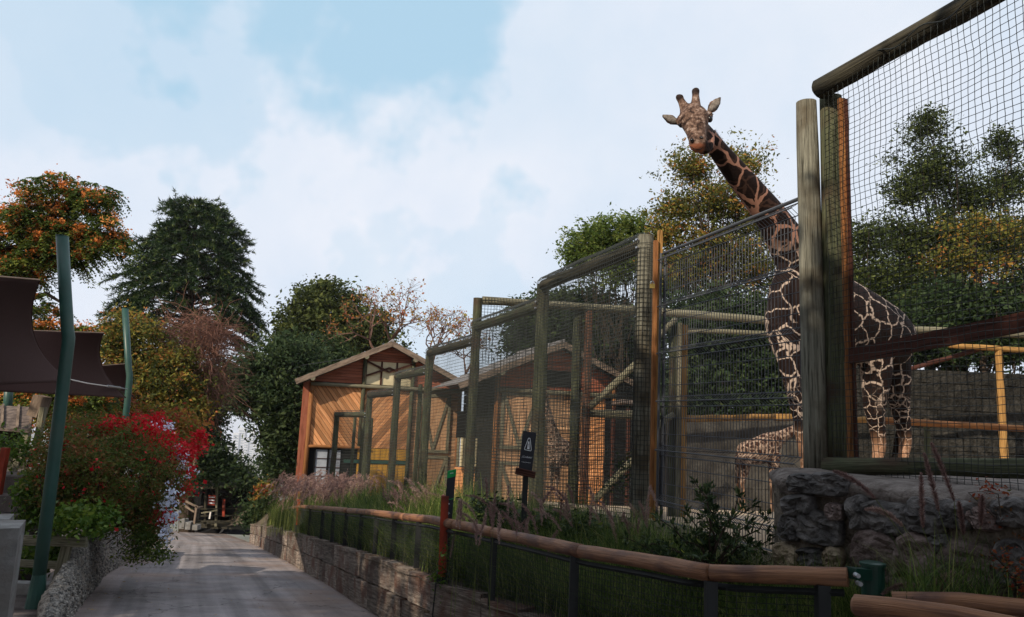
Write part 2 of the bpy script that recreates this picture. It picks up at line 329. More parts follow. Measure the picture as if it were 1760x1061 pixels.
        mb = N('ShaderNodeMapRange'); mb.inputs[1].default_value = .35; mb.inputs[2].default_value = .62; mb.inputs[3].default_value = .8; mb.inputs[4].default_value = 1.08; L(nb.outputs['Fac'], mb.inputs[0])
        hb_ = N('ShaderNodeHueSaturation'); L(mb.outputs[0], hb_.inputs['Value']); L(cc, hb_.inputs['Color']); cc = hb_.outputs[0]
    L(cc, b.inputs['Base Color']); b.inputs['Roughness'].default_value = rough; b.inputs['Specular IOR Level'].default_value = .25
    bp = N('ShaderNodeBump'); bp.inputs['Strength'].default_value = bump; bp.inputs['Distance'].default_value = .02; L(n2.outputs['Fac'], bp.inputs['Height']); L(bp.outputs[0], b.inputs['Normal'])
    return mt
M_path = groundmat('worn_concrete_path', (.25, .23, .235), (.19, .175, .182), (.31, .28, .272), 1.3, 60, .6, tracks=True)
M_soil = groundmat('dark_soil', (.09, .07, .05), (.04, .03, .022), (.15, .12, .085), 2.5, 30, .8)
M_sand = groundmat('pen_sand', (.42, .32, .22), (.3, .22, .15), (.52, .42, .3), 1.2, 25, .5)
M_paving = groundmat('pinkish_paving', (.13, .108, .1), (.08, .066, .062), (.18, .15, .14), 1.8, 40, .4)
M_hill = groundmat('dry_hillside', (.09, .085, .045), (.05, .05, .025), (.16, .14, .09), .02, .4, .3)
# ------------------------------------------------------------------ ground
def strip(name, xa, xb, zf, ys, nx, mat, lane=False, pw=1.0):
    b = MB(); vs = []; gs = []
    for y in ys:
        a, c = xa(y), xb(y)
        for i in range(nx + 1):
            t = (i / nx) ** pw; x = lerp(a, c, t); vs.append((x, y, zf(x, y))); gs.append((t, y, 0))
    fs = [(j * (nx + 1) + i, j * (nx + 1) + i + 1, (j + 1) * (nx + 1) + i + 1, (j + 1) * (nx + 1) + i) for j in range(len(ys) - 1) for i in range(nx)]
    b.add(vs, fs, gs if lane else None); return b.build(name, mat, kind='structure', smooth=True)
YS = [-30, -20, -10] + [i * .5 for i in range(-10, 100)]
strip('path', lambda y: leftx(y) - .15, lambda y: wallx(y) + .05, lambda x, y: pz(y) + .03 * noise.noise(Vector((x * .4, y * .4, 0))) if y > 3 else pz(y), YS, 16, M_path, lane=True)
def bumpy(z, x, y, a=.05): return z + a * noise.noise(Vector((x * .9, y * .9, 3))) + a * .5 * noise.noise(Vector((x * 3, y * 3, 9)))
strip('planting_bed', wallx, fenx, lambda x, y: bumpy(bedz(x, y), x, y, .05), YS, 14, M_soil)
strip('pen_ground', fenx, lambda y: 70.0, lambda x, y: bumpy(encz(y), x, y, .03) + max(0, x - 12) * .1, YS, 50, M_sand, pw=2.2)
strip('ground', lambda y: -70.0, lambda y: leftx(y) - .14, lambda x, y: pz(y) - .004 + max(0, (leftx(y) - 6 - x)) * .25, YS, 30, M_paving)
def hz(y):
    if y < 49.5: return pz(y)
    return max(-170, pz(49.5) - .3 * (y - 49.5))
strip('hillside', lambda y: -60 - (y - 49) * 1.2, lambda y: 60 + (y - 49) * 1.2, lambda x, y: (lambda t: (hz(y) if t < 1 else hz(y)) + (sm((abs(x + 18) - 8) / 30) * 5 if y < 120 else 0) * (1 - sm((y - 49.5) / 60)))(0), [49.5, 52, 56, 62, 70, 80, 100, 130, 170, 230, 300, 500, 900, 1600, 4000], 24, M_hill)
b = MB(); c0 = P(318, 1056, 8.95)
b.box((c0.x, 8.75, pz(8.75) + .012), (.42, .3, .008)); dr = b.build('drain_cover', M_concrete, label='flat metal drain cover set in the asphalt at the bottom of the path', cat='drain cover')
# steps up at the far left
st = thing('steps', 'wide weathered pale steps going up at the left edge beside the hut', 'steps', (-8.2, 12, -1.5))
for i in range(6):
    z = -1.4 + i * .27
    MB().box((-8.9 - .1 * i, 11.2 + i * .42 + .9, z), (1.35, .9, .135), jit=.01).build('step', M_paving, st)
# ------------------------------------------------------------------ timber retaining wall
tww = thing('timber_retaining_wall', 'low retaining wall of two courses of weathered brown timber sleepers along the path', 'retaining wall', (wallx(9), 9, pz(9)))
for course in (0, 1):
    y = 4.4 + course * .35; n = 0
    while y < 34:
        L = RND.uniform(.75, 1.45) if y < 20 else RND.uniform(1.2, 2.0)
        y2 = y + L * .88; h = tw((y + y2) / 2) / 2
        za, zb = pz(y) + h * (course + .5), pz(y2) + h * (course + .5)
        o = (.0 if course == 0 else .025) + RND.uniform(-.015, .015)
        a = Vector((wallx(y) + .09 + o, y + .012, za)); c = Vector((wallx(y2) + .09 + o, y2 - .012, zb))
        MB().bar(a, c, .17, h - .026, jit=.012).build('timber_block', M_sleeper, tww); y = y2
# ------------------------------------------------------------------ rail along the path
RL = [(4.35, 1457, 992), (4.75, 1222, 985), (5.35, 1100, 963), (5.95, 1000, 948), (6.7, 920, 930), (7.6, 850, 916), (8.3, 805, 906), (8.45, 782, 902), (9.6, 740, 893), (10.8, 697, 889), (13, 640, 881), (15, 600, 878), (17.5, 562, 874), (20, 535, 872)]
RP = [P(x, y, d) for d, x, y in RL] + [P(518, 871, 22.5), P(500, 873, 26), P(486, 877, 30)]
rail = thing('path_railing', 'long bamboo style handrail on black posts with fine black mesh above the timber wall', 'railing', (wallx(9), 9, pz(9) + .7))
breaks = [0, 1, 3, 5, 7, 9, 11, 13, 16]
for a, c in zip(breaks[:-1], breaks[1:]):
    pts = RP[a:c + 1]; q = []
    for i in range(len(pts) - 1):
        for t in (0, .25, .5, .75): q.append(pts[i].lerp(pts[i + 1], t))
    q.append(pts[-1]); n = len(q)
    MB().tube(q, [.052 * (1.06 if (i % 5 == 2) else 1) * (1 - .06 * i / n) for i in range(n)], 14, wob=.05).build('handrail', M_bamboo, rail, smooth=True)
def railpt(Y):
    for a, c in zip(RP[:-1], RP[1:]):
        if a.y <= Y <= c.y: return a.lerp(c, (Y - a.y) / (c.y - a.y))
    return RP[-1]
for Y in [4.42, 4.75, 6.05, 7.6, 10.1, 11.4, 12.6, 13.8, 15.2, 16.6, 18, 20, 22, 24, 26, 28, 29.9]:
    t = railpt(Y); bz = bedz(wallx(Y) + .2, Y) - .05
    MB().box((t.x, t.y, (t.z - .045 + bz) / 2), (.034, .034, (t.z - .045 - bz) / 2)).build('railing_post', M_blackmetal, rail)
q = [railpt(4.36 + i * .3) + Vector((0, 0, -.085)) for i in range(85)]
MB().tube(q, .02, 4).build('lower_bar', M_blackmetal, rail)
b = MB(); y = 4.4
while y < 30:
    t = railpt(y); bz = bedz(wallx(y) + .2, y)
    b.tube([(t.x, y, bz), (t.x, y, t.z - .08)], .0022, 3, caps=False); y += .03 if y < 12 else .06
for k in range(14):
    q = []
    for i in range(90):
        Y = 4.4 + i * .29; t = railpt(Y); bz = bedz(wallx(Y) + .2, Y); q.append((t.x, Y, lerp(bz, t.z - .09, k / 13)))
    b.tube(q, .0022, 3, caps=False)
b.build('fine_mesh', M_blackmetal, rail, kind='stuff')
# green clamp post
gp = thing('green_clamp_post', 'short dark green capped steel post with bolted clamp at the end of the handrail', 'post', P(1495, 1061, 4.4))
c = P(1500, 985, 4.45); q = P(1500, 1100, 4.45)
MB().tube([(c.x, c.y, q.z - .3), (c.x, c.y, c.z + .04)], .062, 20).build('pipe', M_greencap, gp, smooth=False)
MB().tube([(c.x, c.y, c.z + .04), (c.x, c.y, c.z + .055), (c.x, c.y, c.z + .062)], [.07, .07, .05], 20).build('cap', M_greencap, gp)
e = P(1462, 985, 4.36)
MB().bar(e, (c.x, c.y, c.z - .01), .07, .06).build('clamp', M_greencap, gp)
for dx, dy in ((1470, 988), (1474, 1002)):
    p0 = P(dx, dy, 4.3); MB().tube([p0, p0 + Vector((0, -.04, 0))], [.014, .012], 8).build('bolt', M_steel, gp)
# second railing bottom right
r2 = thing('corner_railing', 'thick brown rounded handrail in the bottom right corner below the stone wall', 'railing', P(1600, 1090, 3.6))
pts = [P(1470, 1040, 3.9), P(1540, 1047, 3.8), P(1640, 1060, 3.65), P(1760, 1084, 3.5), P(1900, 1110, 3.3)]
pts = [pts[0] + Vector((-.012, .01, 0))] + pts
MB().tube(pts, [.03, .052, .053, .052, .053, .053], 16, wob=.06).build('handrail', M_bamboo, r2, smooth=True)
p0 = P(1700, 1075, 3.6); MB().box((p0.x, p0.y, p0.z - .5), (.028, .028, .45)).build('railing_post', M_blackmetal, r2)
r3 = thing('rear_railing', 'brown handrail running behind the corner rail in front of the stone wall', 'railing', P(1650, 1060, 4.0))
MB().tube([P(1535, 1033, 4.15), P(1650, 1034, 4.0), P(1760, 1046, 3.9), P(1900, 1060, 3.7)], .045, 12, wob=.06).build('handrail', M_bamboo, r3, smooth=True)
p0 = P(1560, 1040, 4.1); MB().box((p0.x, p0.y, p0.z - .5), (.028, .028, .45)).build('railing_post', M_blackmetal, r3)
# ------------------------------------------------------------------ netting
def net(b, A, B, C, D_, sp, r=.0018, sag=.012, spv=None, subd=.25, over=None):
    "wires between bottom A->B and top D_->C; over: extra vector the verticals bend to beyond the top"
    A, B, C, D_ = map(Vector, (A, B, C, D_)); nu = max(2, int((B - A).length / sp)); nv = max(2, int((D_ - A).length / (spv or sp)))
    nrm = (B - A).cross(D_ - A).normalized(); ud = (B - A).normalized()
    def pt(u, v):
        p = A.lerp(B, u).lerp(D_.lerp(C, u), v); w = noise.noise(p * 1.6) * sag * 2 + noise.noise(p * 9) * sag * .35
        return p + nrm * w + ud * noise.noise(p * 7 + Vector((7, 7, 7))) * sag * .6 + Vector((0, 0, noise.noise(p * 6 + Vector((3, 1, 7))) * sag * .6))
    sv = max(2, int((D_ - A).length / subd)); su = max(2, int((B - A).length / subd))
    for i in range(nu + 1):
        q = [pt(i / nu, j / sv) for j in range(sv + 1)]
        if over: q += [q[-1] + Vector(o) for o in over]
        b.tube(q, r, 3, caps=False)
    for j in range(nv + 1):
        b.tube([pt(i / su, j / nv) for i in range(su + 1)], r, 3, caps=False)
    if over:
        for o in over: b.tube([pt(i / su, 1) + Vector(o) for i in range(su + 1)], r, 3, caps=False)
def post(parent, x, y, z0, z1, r, mat, name='post', lean=(0, 0), n=12):
    m_ = 9; MB().tube([(x + lean[0] * i / (m_ - 1), y + lean[1] * i / (m_ - 1), lerp(z0, z1, i / (m_ - 1))) for i in range(m_)], [r * (1.05 - .1 * i / (m_ - 1)) for i in range(m_ - 1)] + [r * .93], n, wob=.12).build(name, mat, parent, smooth=False)
def log(parent, a, c, r, mat, name='rail', n=12, label=None):
    a = Vector(a); c = Vector(c); m_ = 9; MB().tube([a.lerp(c, i / (m_ - 1)) + Vector((0, 0, .004 * sin(i * 2.1 + a.x))) for i in range(m_)], [r * (1 + .04 * sin(i * 1.7 + a.y)) for i in range(m_)], n, wob=.1).build(name, mat, parent, smooth=True, label=label)
# ------------------------------------------------------------------ main stepped fence
fen = thing('stepped_netting_fence', 'tall stepped fence of round olive posts and log rails with wire netting going downhill', 'fence', (.49, 12, encz(12)))
TOP = [3.62, 3.6, 3.26, 2.95, 2.5, 2.04, 1.4]      # rail level of the panel beyond post i
FP = [(1.59, 9), (.49, 12), (-.69, 15), (-1.9, 18), (-3.07, 21), (-4.34, 24), (-6.0, 27)]
ptop = [3.72, 3.6, 3.82, 2.98, 2.54, 2.1, 1.46]
rl = [3.6, 3.26, 2.95, 2.5, 2.04, 1.4]
for i, (x, y) in enumerate(FP):
    post(fen, x, y, encz(y) - .3, ptop[i], .105 if i < 2 else .095, M_postgreen if i != 0 else M_postgrey, n=14)
for i in range(6):
    (x0, y0), (x1, y1) = FP[i], FP[i + 1]; z = rl[i]
    a = Vector((x0, y0 + .08, z + .02)); c = Vector((x1, y1 - (.12 if ptop[i + 1] - z < .2 else -.02), z - .03))
    log(fen, a, c, .09, M_postgreen if i % 2 else M_postdark)
    for w_ in (-.05, .05): MB().tube([(x0 - .1, y0 - .06, z + w_), (x0 - .125, y0 - .075, z + w_)], [.016, .013], 6).build('bolt', M_steel, fen)
    if i == 2: pass
    sp = .05 if i < 2 else (.065 if i < 4 else .085); b = MB()
    o = Vector((-.115, -.05, 0))
    A = Vector((x0, y0, encz(y0))) + o; B = Vector((x1, y1, encz(y1))) + o
    net(b, A, B, B + Vector((0, 0, z + .05 - B.z)), A + Vector((0, 0, z + .08 - A.z)), sp, r=.0046 if i < 2 else .0042, over=[(.05, .02, .06), (.16, .04, .07)])
    b.build('netting', M_wire, fen, kind='stuff')
# staples of wire wrapped round the first post
b = MB()
for i in range(58):
    z = encz(9) + .05 + i * .056; b.tube([(1.59 + .113 * cos(a), 9 + .113 * sin(a), z + .004 * sin(i)) for a in [pi * .9 + k * pi / 7 for k in range(8)]], .0035, 3, caps=False)
for a in [pi * 1.0 + k * .42 for k in range(8)]:
    b.tube([(1.59 + .113 * cos(a), 9 + .113 * sin(a), encz(9) + i * .4) for i in range(9)], .0035, 3, caps=False)
b.build('post_netting', M_wire, fen, kind='stuff')
# two intermediate green frames seen beyond panel posts
for x, D, zt in ((712, 20.5, 2.3), (722, 20.3, 2.25), (603, 27.5, 1.3), (618, 27, 1.35), (632, 26.5, 1.3)):
    X = Xat(x, D, .5); post(fen, X, D + .5, encz(D) - .2, zt, .06, M_postgreen, name='inner_post', n=8)
# ------------------------------------------------------------------ mesh gate panel
ga = thing('folded_mesh_gate', 'dark welded wire mesh gate panel with horizontal V folds between the two tall post groups', 'gate', (2.0, 7.7, .42))
gl, gr = Vector((1.74, 8.62, 0)), Vector((2.44, 6.33, 0)); nrm = (gr - gl).cross(Vector((0, 0, 1))).normalized()
if nrm.y > 0: nrm = -nrm
folds = [3.33, 2.78, 2.24, 1.70, 1.16, .62]
def zprof():
    out = [(.40, 0)]
    for f in sorted(folds):
        out += [(f - .055, 0), (f, .075), (f + .055, 0)]
    return out
zp = zprof(); b = MB(); nw = int((gr - gl).length / .048)
for i in range(nw + 1):
    p = gl.lerp(gr, i / nw); b.tube([(p.x + nrm.x * d, p.y + nrm.y * d, z) for z, d in zp], .0038, 4, caps=False)
b.build('vertical_wire', M_gatewire, ga, kind='stuff')
b = MB()
for z, d in zp:
    b.tube([gl + nrm * d + Vector((0, 0, z)), gr + nrm * d + Vector((0, 0, z))], .0065 if d > 0 else .0055, 4)
for f in folds:
    for g in (.18, .36):
        if f - g > .45: b.tube([gl + Vector((0, 0, f - g)), gr + Vector((0, 0, f - g))], .0042, 4)
b.build('horizontal_wire', M_gatewire, ga, kind='stuff')
MB().tube([gl + Vector((0, 0, 3.42)), gr + Vector((0, 0, 3.42))], .018, 8).build('top_bar', M_gatewire, ga)
MB().tube([gl + Vector((0, 0, .40)), gr + Vector((0, 0, .40))], .014, 8).build('bottom_bar', M_gatewire, ga)
log(ga, gl + Vector((-.04, .02, .33)), gr + Vector((0, 0, .33)), .05, M_postdark, name='threshold_log')
for dx in (0, .05): MB().tube([gl + Vector((dx - .03, 0, .38)), gl + Vector((dx - .03, 0, 3.42))], .016, 8).build('upright', M_gatewire, ga)
X = Xat(1129, 8.72, 2); 
MB().box((X + .02, 8.78, 2.05), (.028, .03, 1.68), jit=.004).build('gate_stile', M_yellowwood, ga)
MB().box((X - .035, 8.74, 2.0), (.022, .03, 1.6), jit=.004).build('hinge_board', M_orangewood, ga)
pl = thing('padlock', 'small brass padlock hanging high on the mesh gate by the orange stile', 'padlock', P(1121, 500, 8.6))
c = P(1121, 492, 8.55); MB().box(c, (.028, .014, .026)).build('padlock_body', M_brass, pl)
MB().tube([c + Vector((.019 * cos(a), 0, .026 + .032 * sin(a))) for a in [k * pi / 8 for k in range(9)]], .005, 6).build('shackle', M_steel, pl)
# ------------------------------------------------------------------ near big frame at right
nf = thing('tall_netting_frame', 'very tall log frame with wire netting at the right edge standing on the stone wall', 'fence', (2.5, 6.2, 1.1))
Xa = Xat(1404, 6.25, 1.1); Xa2 = Xat(1386, 6.25, 4.2); MB().tube([(lerp(Xa, Xa2, i / 8), 6.25, lerp(1.05, 4.27, i / 8)) for i in range(9)], [.1, .098, .097, .096, .095, .093, .092, .091, .084], 20, wob=.05).build('post', M_postgrey, nf, smooth=True, label='pale grey round post standing in front of the greener one')
Xb = Xat(1442, 6.2, 1.1); Xb2 = Xat(1428, 6.2, 4.2); MB().tube([(lerp(Xb, Xb2, i / 8), 6.2, lerp(1.05, 4.3, i / 8)) for i in range(9)], [.098, .097, .096, .095, .095, .094, .093, .092, .09], 20, wob=.05).build('post', M_postgreen, nf, smooth=True, label='green stained round post wrapped in netting')
a = P(1412, 152, 6.1); c = P(1690, -4, 4.86); d_ = (c - a); log(nf, a - d_ * .02, c + d_ * .8, .088, M_postdark, n=16)
a = P(1446, 170, 6.0); c = P(1463, 790, 6.0); MB().bar(a, c, .05, .035, up=(0, 1, 0)).build('orange_board', M_orangewood, nf)
a = P(1453, 172, 5.98); c = P(1471, 790, 5.98); MB().bar(a, c, .022, .05, up=(0, 1, 0)).build('edge_board', M_redboard, nf)
FD = Vector((.40, -1.2, 0)) ; base = Vector((2.56, 6.02, 0))
a = P(1462, 613, 5.98); c = P(1762, 553, 4.62); d_ = c - a; MB().bar(a, c + d_ * .8, .035, .12).build('cross_board', M_redboard, nf)
a = P(1428, 800, 6.02); c = P(1762, 805, 4.7); d_ = c - a; log(nf, a - d_ * .03, c + d_ * .8, .062, M_postgreen, name='bottom_log', n=14)
dirn = (P(1762, 553, 4.62) - P(1462, 613, 5.98)); dirn.z = 0
A = Vector((Xb - .12, 6.05, 1.08)); B = A + Vector((dirn.x, dirn.y, 0)) * 1.9
B.z = 1.15
b = MB(); net(b, A, B, Vector((B.x, B.y, 4.3)), Vector((A.x, A.y, 4.27)), .052, r=.0027, sag=.02, subd=.09, over=[(.02, .03, .07), (.1, .12, .08)])
b.build('netting', M_wire, nf, kind='stuff')
MB().tube([(A.x + (B.x - A.x) * t, A.y + (B.y - A.y) * t, 4.36 + .03 * sin(t * 40)) for t in [i / 60 for i in range(61)]], .005, 5).build('top_cable', M_wire, nf)
# ------------------------------------------------------------------ cross fence inside
cf = thing('cross_fence', 'pale log cross fence with diagonal braces and netting crossing behind the stepped fence', 'fence', (1.5, 15.3, -.1))
zt = 3.78
def cx(x, D, z): return Vector((Xat(x, D, z), D, z))
log(cf, (-.6, 15.02, zt), cx(1110, 15.4, zt), .085, M_palewood)
log(cf, cx(1112, 15.4, zt), cx(1345, 15.9, zt - .02), .085, M_palewood)
log(cf, cx(1480, 16, zt - .02), cx(1650, 16.2, zt - .03), .08, M_palewood)
log(cf, cx(1650, 16.2, zt), cx(1850, 16.5, zt), .08, M_palewood)
log(cf, cx(1180, 15.8, 3.47), cx(1420, 15.9, 3.5), .05, M_palewood)
log(cf, cx(1632, 16.2, 3.45), cx(1850, 16.4, 3.42), .06, M_yellowwood)
log(cf, cx(1012, 15.3, 1.64), cx(1112, 15.4, 1.64), .085, M_palewood)
for x, D, mm, r in ((988, 15.4, M_postgreen, .1), (1007, 15.3, M_redpole, .085), (1724, 16.3, M_yellowwood, .08)):
    X = Xat(x, D, 1.5); post(cf, X, D, encz(D) - .3, 3.72 if x < 1500 else 3.4, r, mm)
log(cf, P(1014, 700, 15.25), P(1108, 612, 15.2), .07, M_palewood, name='brace')
log(cf, P(1020, 862, 15.25), P(1100, 778, 15.2), .07, M_palewood, name='brace')
log(cf, P(1565, 634, 16.6), P(1692, 598, 16.3), .05, M_redboard, name='brace')
b = MB(); A = Vector((-.6, 14.92, encz(15))); B = Vector((Xat(1110, 15.3, 1), 15.28, encz(15.3)))
net(b, A, B, Vector((B.x, B.y, 3.84)), Vector((A.x, A.y, 3.84)), .06, r=.005, sag=.02)
b.build('netting', M_wire, cf, kind='stuff')
# inner gate posts and hay rail
ig = thing('inner_gate_frame', 'pair of green and orange-yellow posts with a small diagonal brace seen through the mesh gate', 'gate frame', (Xat(1166, 10, 1), 10, .35))
post(ig, Xat(1156, 10.1, 1.5), 10.1, .1, 2.78, .055, M_postgreen)
MB().box((Xat(1167, 10, 1.5), 10.0, 1.5), (.035, .04, 1.3), jit=.004).build('post', M_palewood, ig)
MB().box((Xat(1175, 9.97, 1.5), 9.97, 1.5), (.033, .04, 1.27), jit=.004).build('post', M_yellowwood, ig)
log(ig, P(1112, 598, 9.9), P(1162, 548, 10), .04, M_palewood, name='brace')
log(ig, P(1110, 745, 9.9), P(1158, 712, 10), .04, M_palewood, name='brace')
hr = thing('feeding_rail', 'long orange horizontal pole crossing the pen behind the giraffe at knee height of the mesh', 'rail', P(1300, 720, 11))
log(hr, P(1180, 720, 10.1), P(1330, 717, 11), .045, M_yellowwood)
log(hr, P(1330, 717, 11), P(1510, 722, 12), .05, M_yellowwood)
log(hr, P(1500, 722, 12), P(1850, 742, 13), .052, M_orangewood)
for X_, Y_ in ((1600, 12.4),):
    t = P(X_, 722 if X_ < 1500 else 730, Y_); post(hr, t.x, t.y + .12, encz(t.y) - .1, t.z + .1, .05, M_postgreen, name='support_post')
# back wall of the pen: courses of dark rough blocks
bw = thing('pen_back_wall', 'dark block wall closing the giraffe pen at the back', 'wall', (8, 18.3, encz(18)))
z0 = encz(18) - .2; X0 = Xat(1150, 18.3, 1); XM = Xat(1425, 18.3, 1)
for (xa_, xb_, zt_, nC, lo, hi, mm) in ((X0, XM, 1.72, 3, 1.6, 2.4, M_panelwall), (XM + .02, X0 + 16, 3.1, 12, .35, .7, M_boardwall)):
    hC = (zt_ - z0) / nC
    MB().box(((xa_ + xb_) / 2, 18.55, z0 + nC * hC / 2), ((xb_ - xa_) / 2, .12, nC * hC / 2 - .02)).build('wall_core', M_boardwall, bw)
    for j in range(nC):
        x = xa_
        while x < xb_ - .05:
            L = min(RND.uniform(lo, hi), xb_ - x); MB().box((x + L / 2, 18.38 + RND.uniform(-.015, .015), z0 + (j + .5) * hC), (L / 2 - .006, .07, hC / 2 - .006), jit=.006).build('block', mm, bw); x += L
# ------------------------------------------------------------------ stone wall right
sw = thing('stone_wall', 'dark rough stone and mortar retaining wall with cement top at the lower right', 'wall', (2.3, 5.2, -.2))
POLY = [(1.97, 5.55), (2.3, 5.15), (2.86, 4.16), (3.7, 2.7), (6, 2.7), (6, 7.0), (2.75, 7.1), (2.26, 6.5)]
def wallblock():
    b = MB(); nz = 14; pts = []
    for i in range(len(POLY)):
        a, c = POLY[i], POLY[(i + 1) % len(POLY)]; n = max(2, int(hypot(a[0] - c[0], a[1] - c[1]) / .08)) if i in (0, 1, 2, 7) else 2
        for k in range(n): pts.append((lerp(a[0], c[0], k / n), lerp(a[1], c[1], k / n)))
    n = len(pts); vs = []; fs = []
    for j in range(nz + 1):
        z = lerp(-1.1, 1.0, j / nz)
        for p in pts:
            w = .05 * noise.noise(Vector((p[0] * 3, p[1] * 3, z * 3))) + .025 * noise.noise(Vector((p[0] * 11, p[1] * 11, z * 11)))
            vs.append((p[0] + w, p[1] + w, z))
    for j in range(nz):
        for i in range(n): fs.append((j * n + i, j * n + (i + 1) % n, (j + 1) * n + (i + 1) % n, (j + 1) * n + i))
    fs.append(tuple(nz * n + i for i in range(n))); b.add(vs, fs); return b
wallblock().build('mortar', M_mortar, sw)
def capmesh():
    b = MB(); rows = []
    edge = []
    seq = [POLY[7], POLY[0], POLY[1], POLY[2], POLY[3]]
    for a, c in zip(seq[:-1], seq[1:]):
        n = max(2, int(hypot(a[0] - c[0], a[1] - c[1]) / .07)); edge += [Vector((lerp(a[0], c[0], k / n), lerp(a[1], c[1], k / n), 0)) for k in range(n)]
    edge.append(Vector((*seq[-1], 0))); cen = Vector((4.6, 5.6, 0)); n = len(edge); prof = [(.02, .98), (-.015, 1.03), (-.02, 1.07), (.01, 1.1), (.08, 1.125), (.25, 1.13), (1.4, 1.14)]
    vs = []; fs = []
    for k, e in enumerate(edge):
        d = (cen - e); d = d.normalized()
        for o, z in prof: vs.append(tuple(e + d * (o + .03 * noise.noise(e * 5 + Vector((0, 0, z * 4)))) + Vector((0, 0, z + .02 * noise.noise(Vector((e.x * 4 + o * 3, e.y * 4, 2)))))))
    m_ = len(prof)
    for i in range(n - 1):
        for j in range(m_ - 1): fs.append((i * m_ + j, (i + 1) * m_ + j, (i + 1) * m_ + j + 1, i * m_ + j + 1))
    b.add(vs, fs); return b
capmesh().build('cement_cap', M_cap, sw, smooth=True)
MB().box((4.9, 5.0, 1.07), (1.9, 2.1, .055)).build('platform_top', M_cap, sw)
def stone(parent, c, nrm, w, h, d, mat, seed, name='stone'):
    nrm = Vector(nrm).normalized(); up = Vector((0, 0, 1)); x = up.cross(nrm).normalized(); M = Matrix((x, nrm, up)).transposed()
    n = 22; nr = 10; vs = []; fs = []; rr = random.Random(seed); off = Vector((rr.random() * 40, rr.random() * 40, 0)); tilt = rr.uniform(-.18, .18)
    for j in range(nr):
        t = j / (nr - 1); rad = [1.0, 1.02, 1.01, .98, .92, .8, .62, .42, .22, .03][j]; dep = [-.6, 0, .3, .6, .85, .98, 1.02, 1.05, 1.06, 1.06][j]
        for i in range(n):
            a = 2 * pi * i / n; ca, sa = cos(a), sin(a); q = (abs(ca) ** 3.2 + abs(sa) ** 3.2) ** (-1 / 3.2)
            k = q * (1 + .14 * noise.noise(Vector((ca, sa, 0)) * 1.3 + off)); dd = dep * d * (1 + .55 * noise.noise(Vector((ca * rad, sa * rad, t)) * 1.6 + off))
            q3 = Vector((ca * rad * 1.6, sa * rad * 1.6, 0)) + off; rg = 1 - abs(noise.noise(q3 * 1.4)) * 2; dd += d * (.3 * rg - .18 + .22 * noise.noise(q3 * 3.4)) * (dep > 0); k *= 1 + .05 * noise.noise(q3 * 3)
            px_, pz_ = ca * k * rad * w / 2, sa * k * rad * h / 2; px_, pz_ = px_ * cos(tilt) - pz_ * sin(tilt), px_ * sin(tilt) + pz_ * cos(tilt)
            vs.append(Vector(c) + M @ Vector((px_, dd, pz_)))
    for j in range(nr - 1):
        for i in range(n): fs.append((j * n + i, j * n + (i + 1) % n, (j + 1) * n + (i + 1) % n, (j + 1) * n + i))
    fs.append(tuple((nr - 1) * n + i for i in range(n))); b = MB(); b.add(vs, fs); return b.build(name, mat, parent, smooth=False)
# stones listed where the photo shows them: column, row, width, height (photo px), depth line
def onface(x, y, seg):
    (ax, ay), (bx, by) = POLY[seg % 8], POLY[(seg + 1) % 8]
    p1, p2 = P(x, y, 3), P(x, y, 7); n = Vector((by - ay, -(bx - ax), 0)).normalized()
    if n.y > 0: n = -n
    A = Vector((ax, ay, 0)); den = (p2 - p1).dot(n); t = ((A - CAM).dot(n)) / ((p2 - p1).normalized().dot(n)); return CAM + (p2 - p1).normalized() * t, n
ST = [(1385, 832, 52, 34, 0, 'D'), (1428, 832, 66, 42, 0, 'D'), (1374, 868, 54, 38, 0, 'D'), (1362, 908, 36, 46, 0, 'D'), (1412, 907, 78, 58, 0, 'D'), (1356, 957, 44, 44, 0, 'T'), (1396, 960, 48, 38, 0, 'D'), (1436, 958, 34, 40, 0, 'T'), (1440, 880, 30, 30, 0, 'R'),
      (1440, 1022, 52, 50, 0, 'T'), (1385, 1015, 60, 50, 0, 'D'),
      (1482, 882, 38, 60, 1, 'D'), (1532, 890, 80, 58, 1, 'D'), (1596, 886, 60, 62, 1, 'D'), (1650, 884, 58, 52, 1, 'D'), (1738, 880, 50, 50, 1, 'D'), (1696, 892, 46, 40, 1, 'R'),
      (1515, 950, 82, 72, 1, 'R'), (1582, 954, 70, 76, 1, 'R'), (1668, 976, 118, 88, 1, 'R'), (1748, 970, 60, 84, 1, 'D'), (1622, 935, 34, 34, 1, 'D'), (1490, 1010, 60, 50, 1, 'R'), (1570, 1020, 90, 44, 1, 'R')]
for k, (x, y, w, h, s_, t) in enumerate(ST):
    c, n = onface(x, y, s_); D_ = (c - CAM).dot(F); fo = abs(n.dot((c - CAM).normalized())); ww = min(w / K * D_ / max(.55, fo), .62)
    stone(sw, c + n * (.012), n, ww * .96, h / K * D_ * .98, .06, {'D': M_stoneD, 'R': M_stoneR, 'T': M_stoneT}[t], k * 7.3)
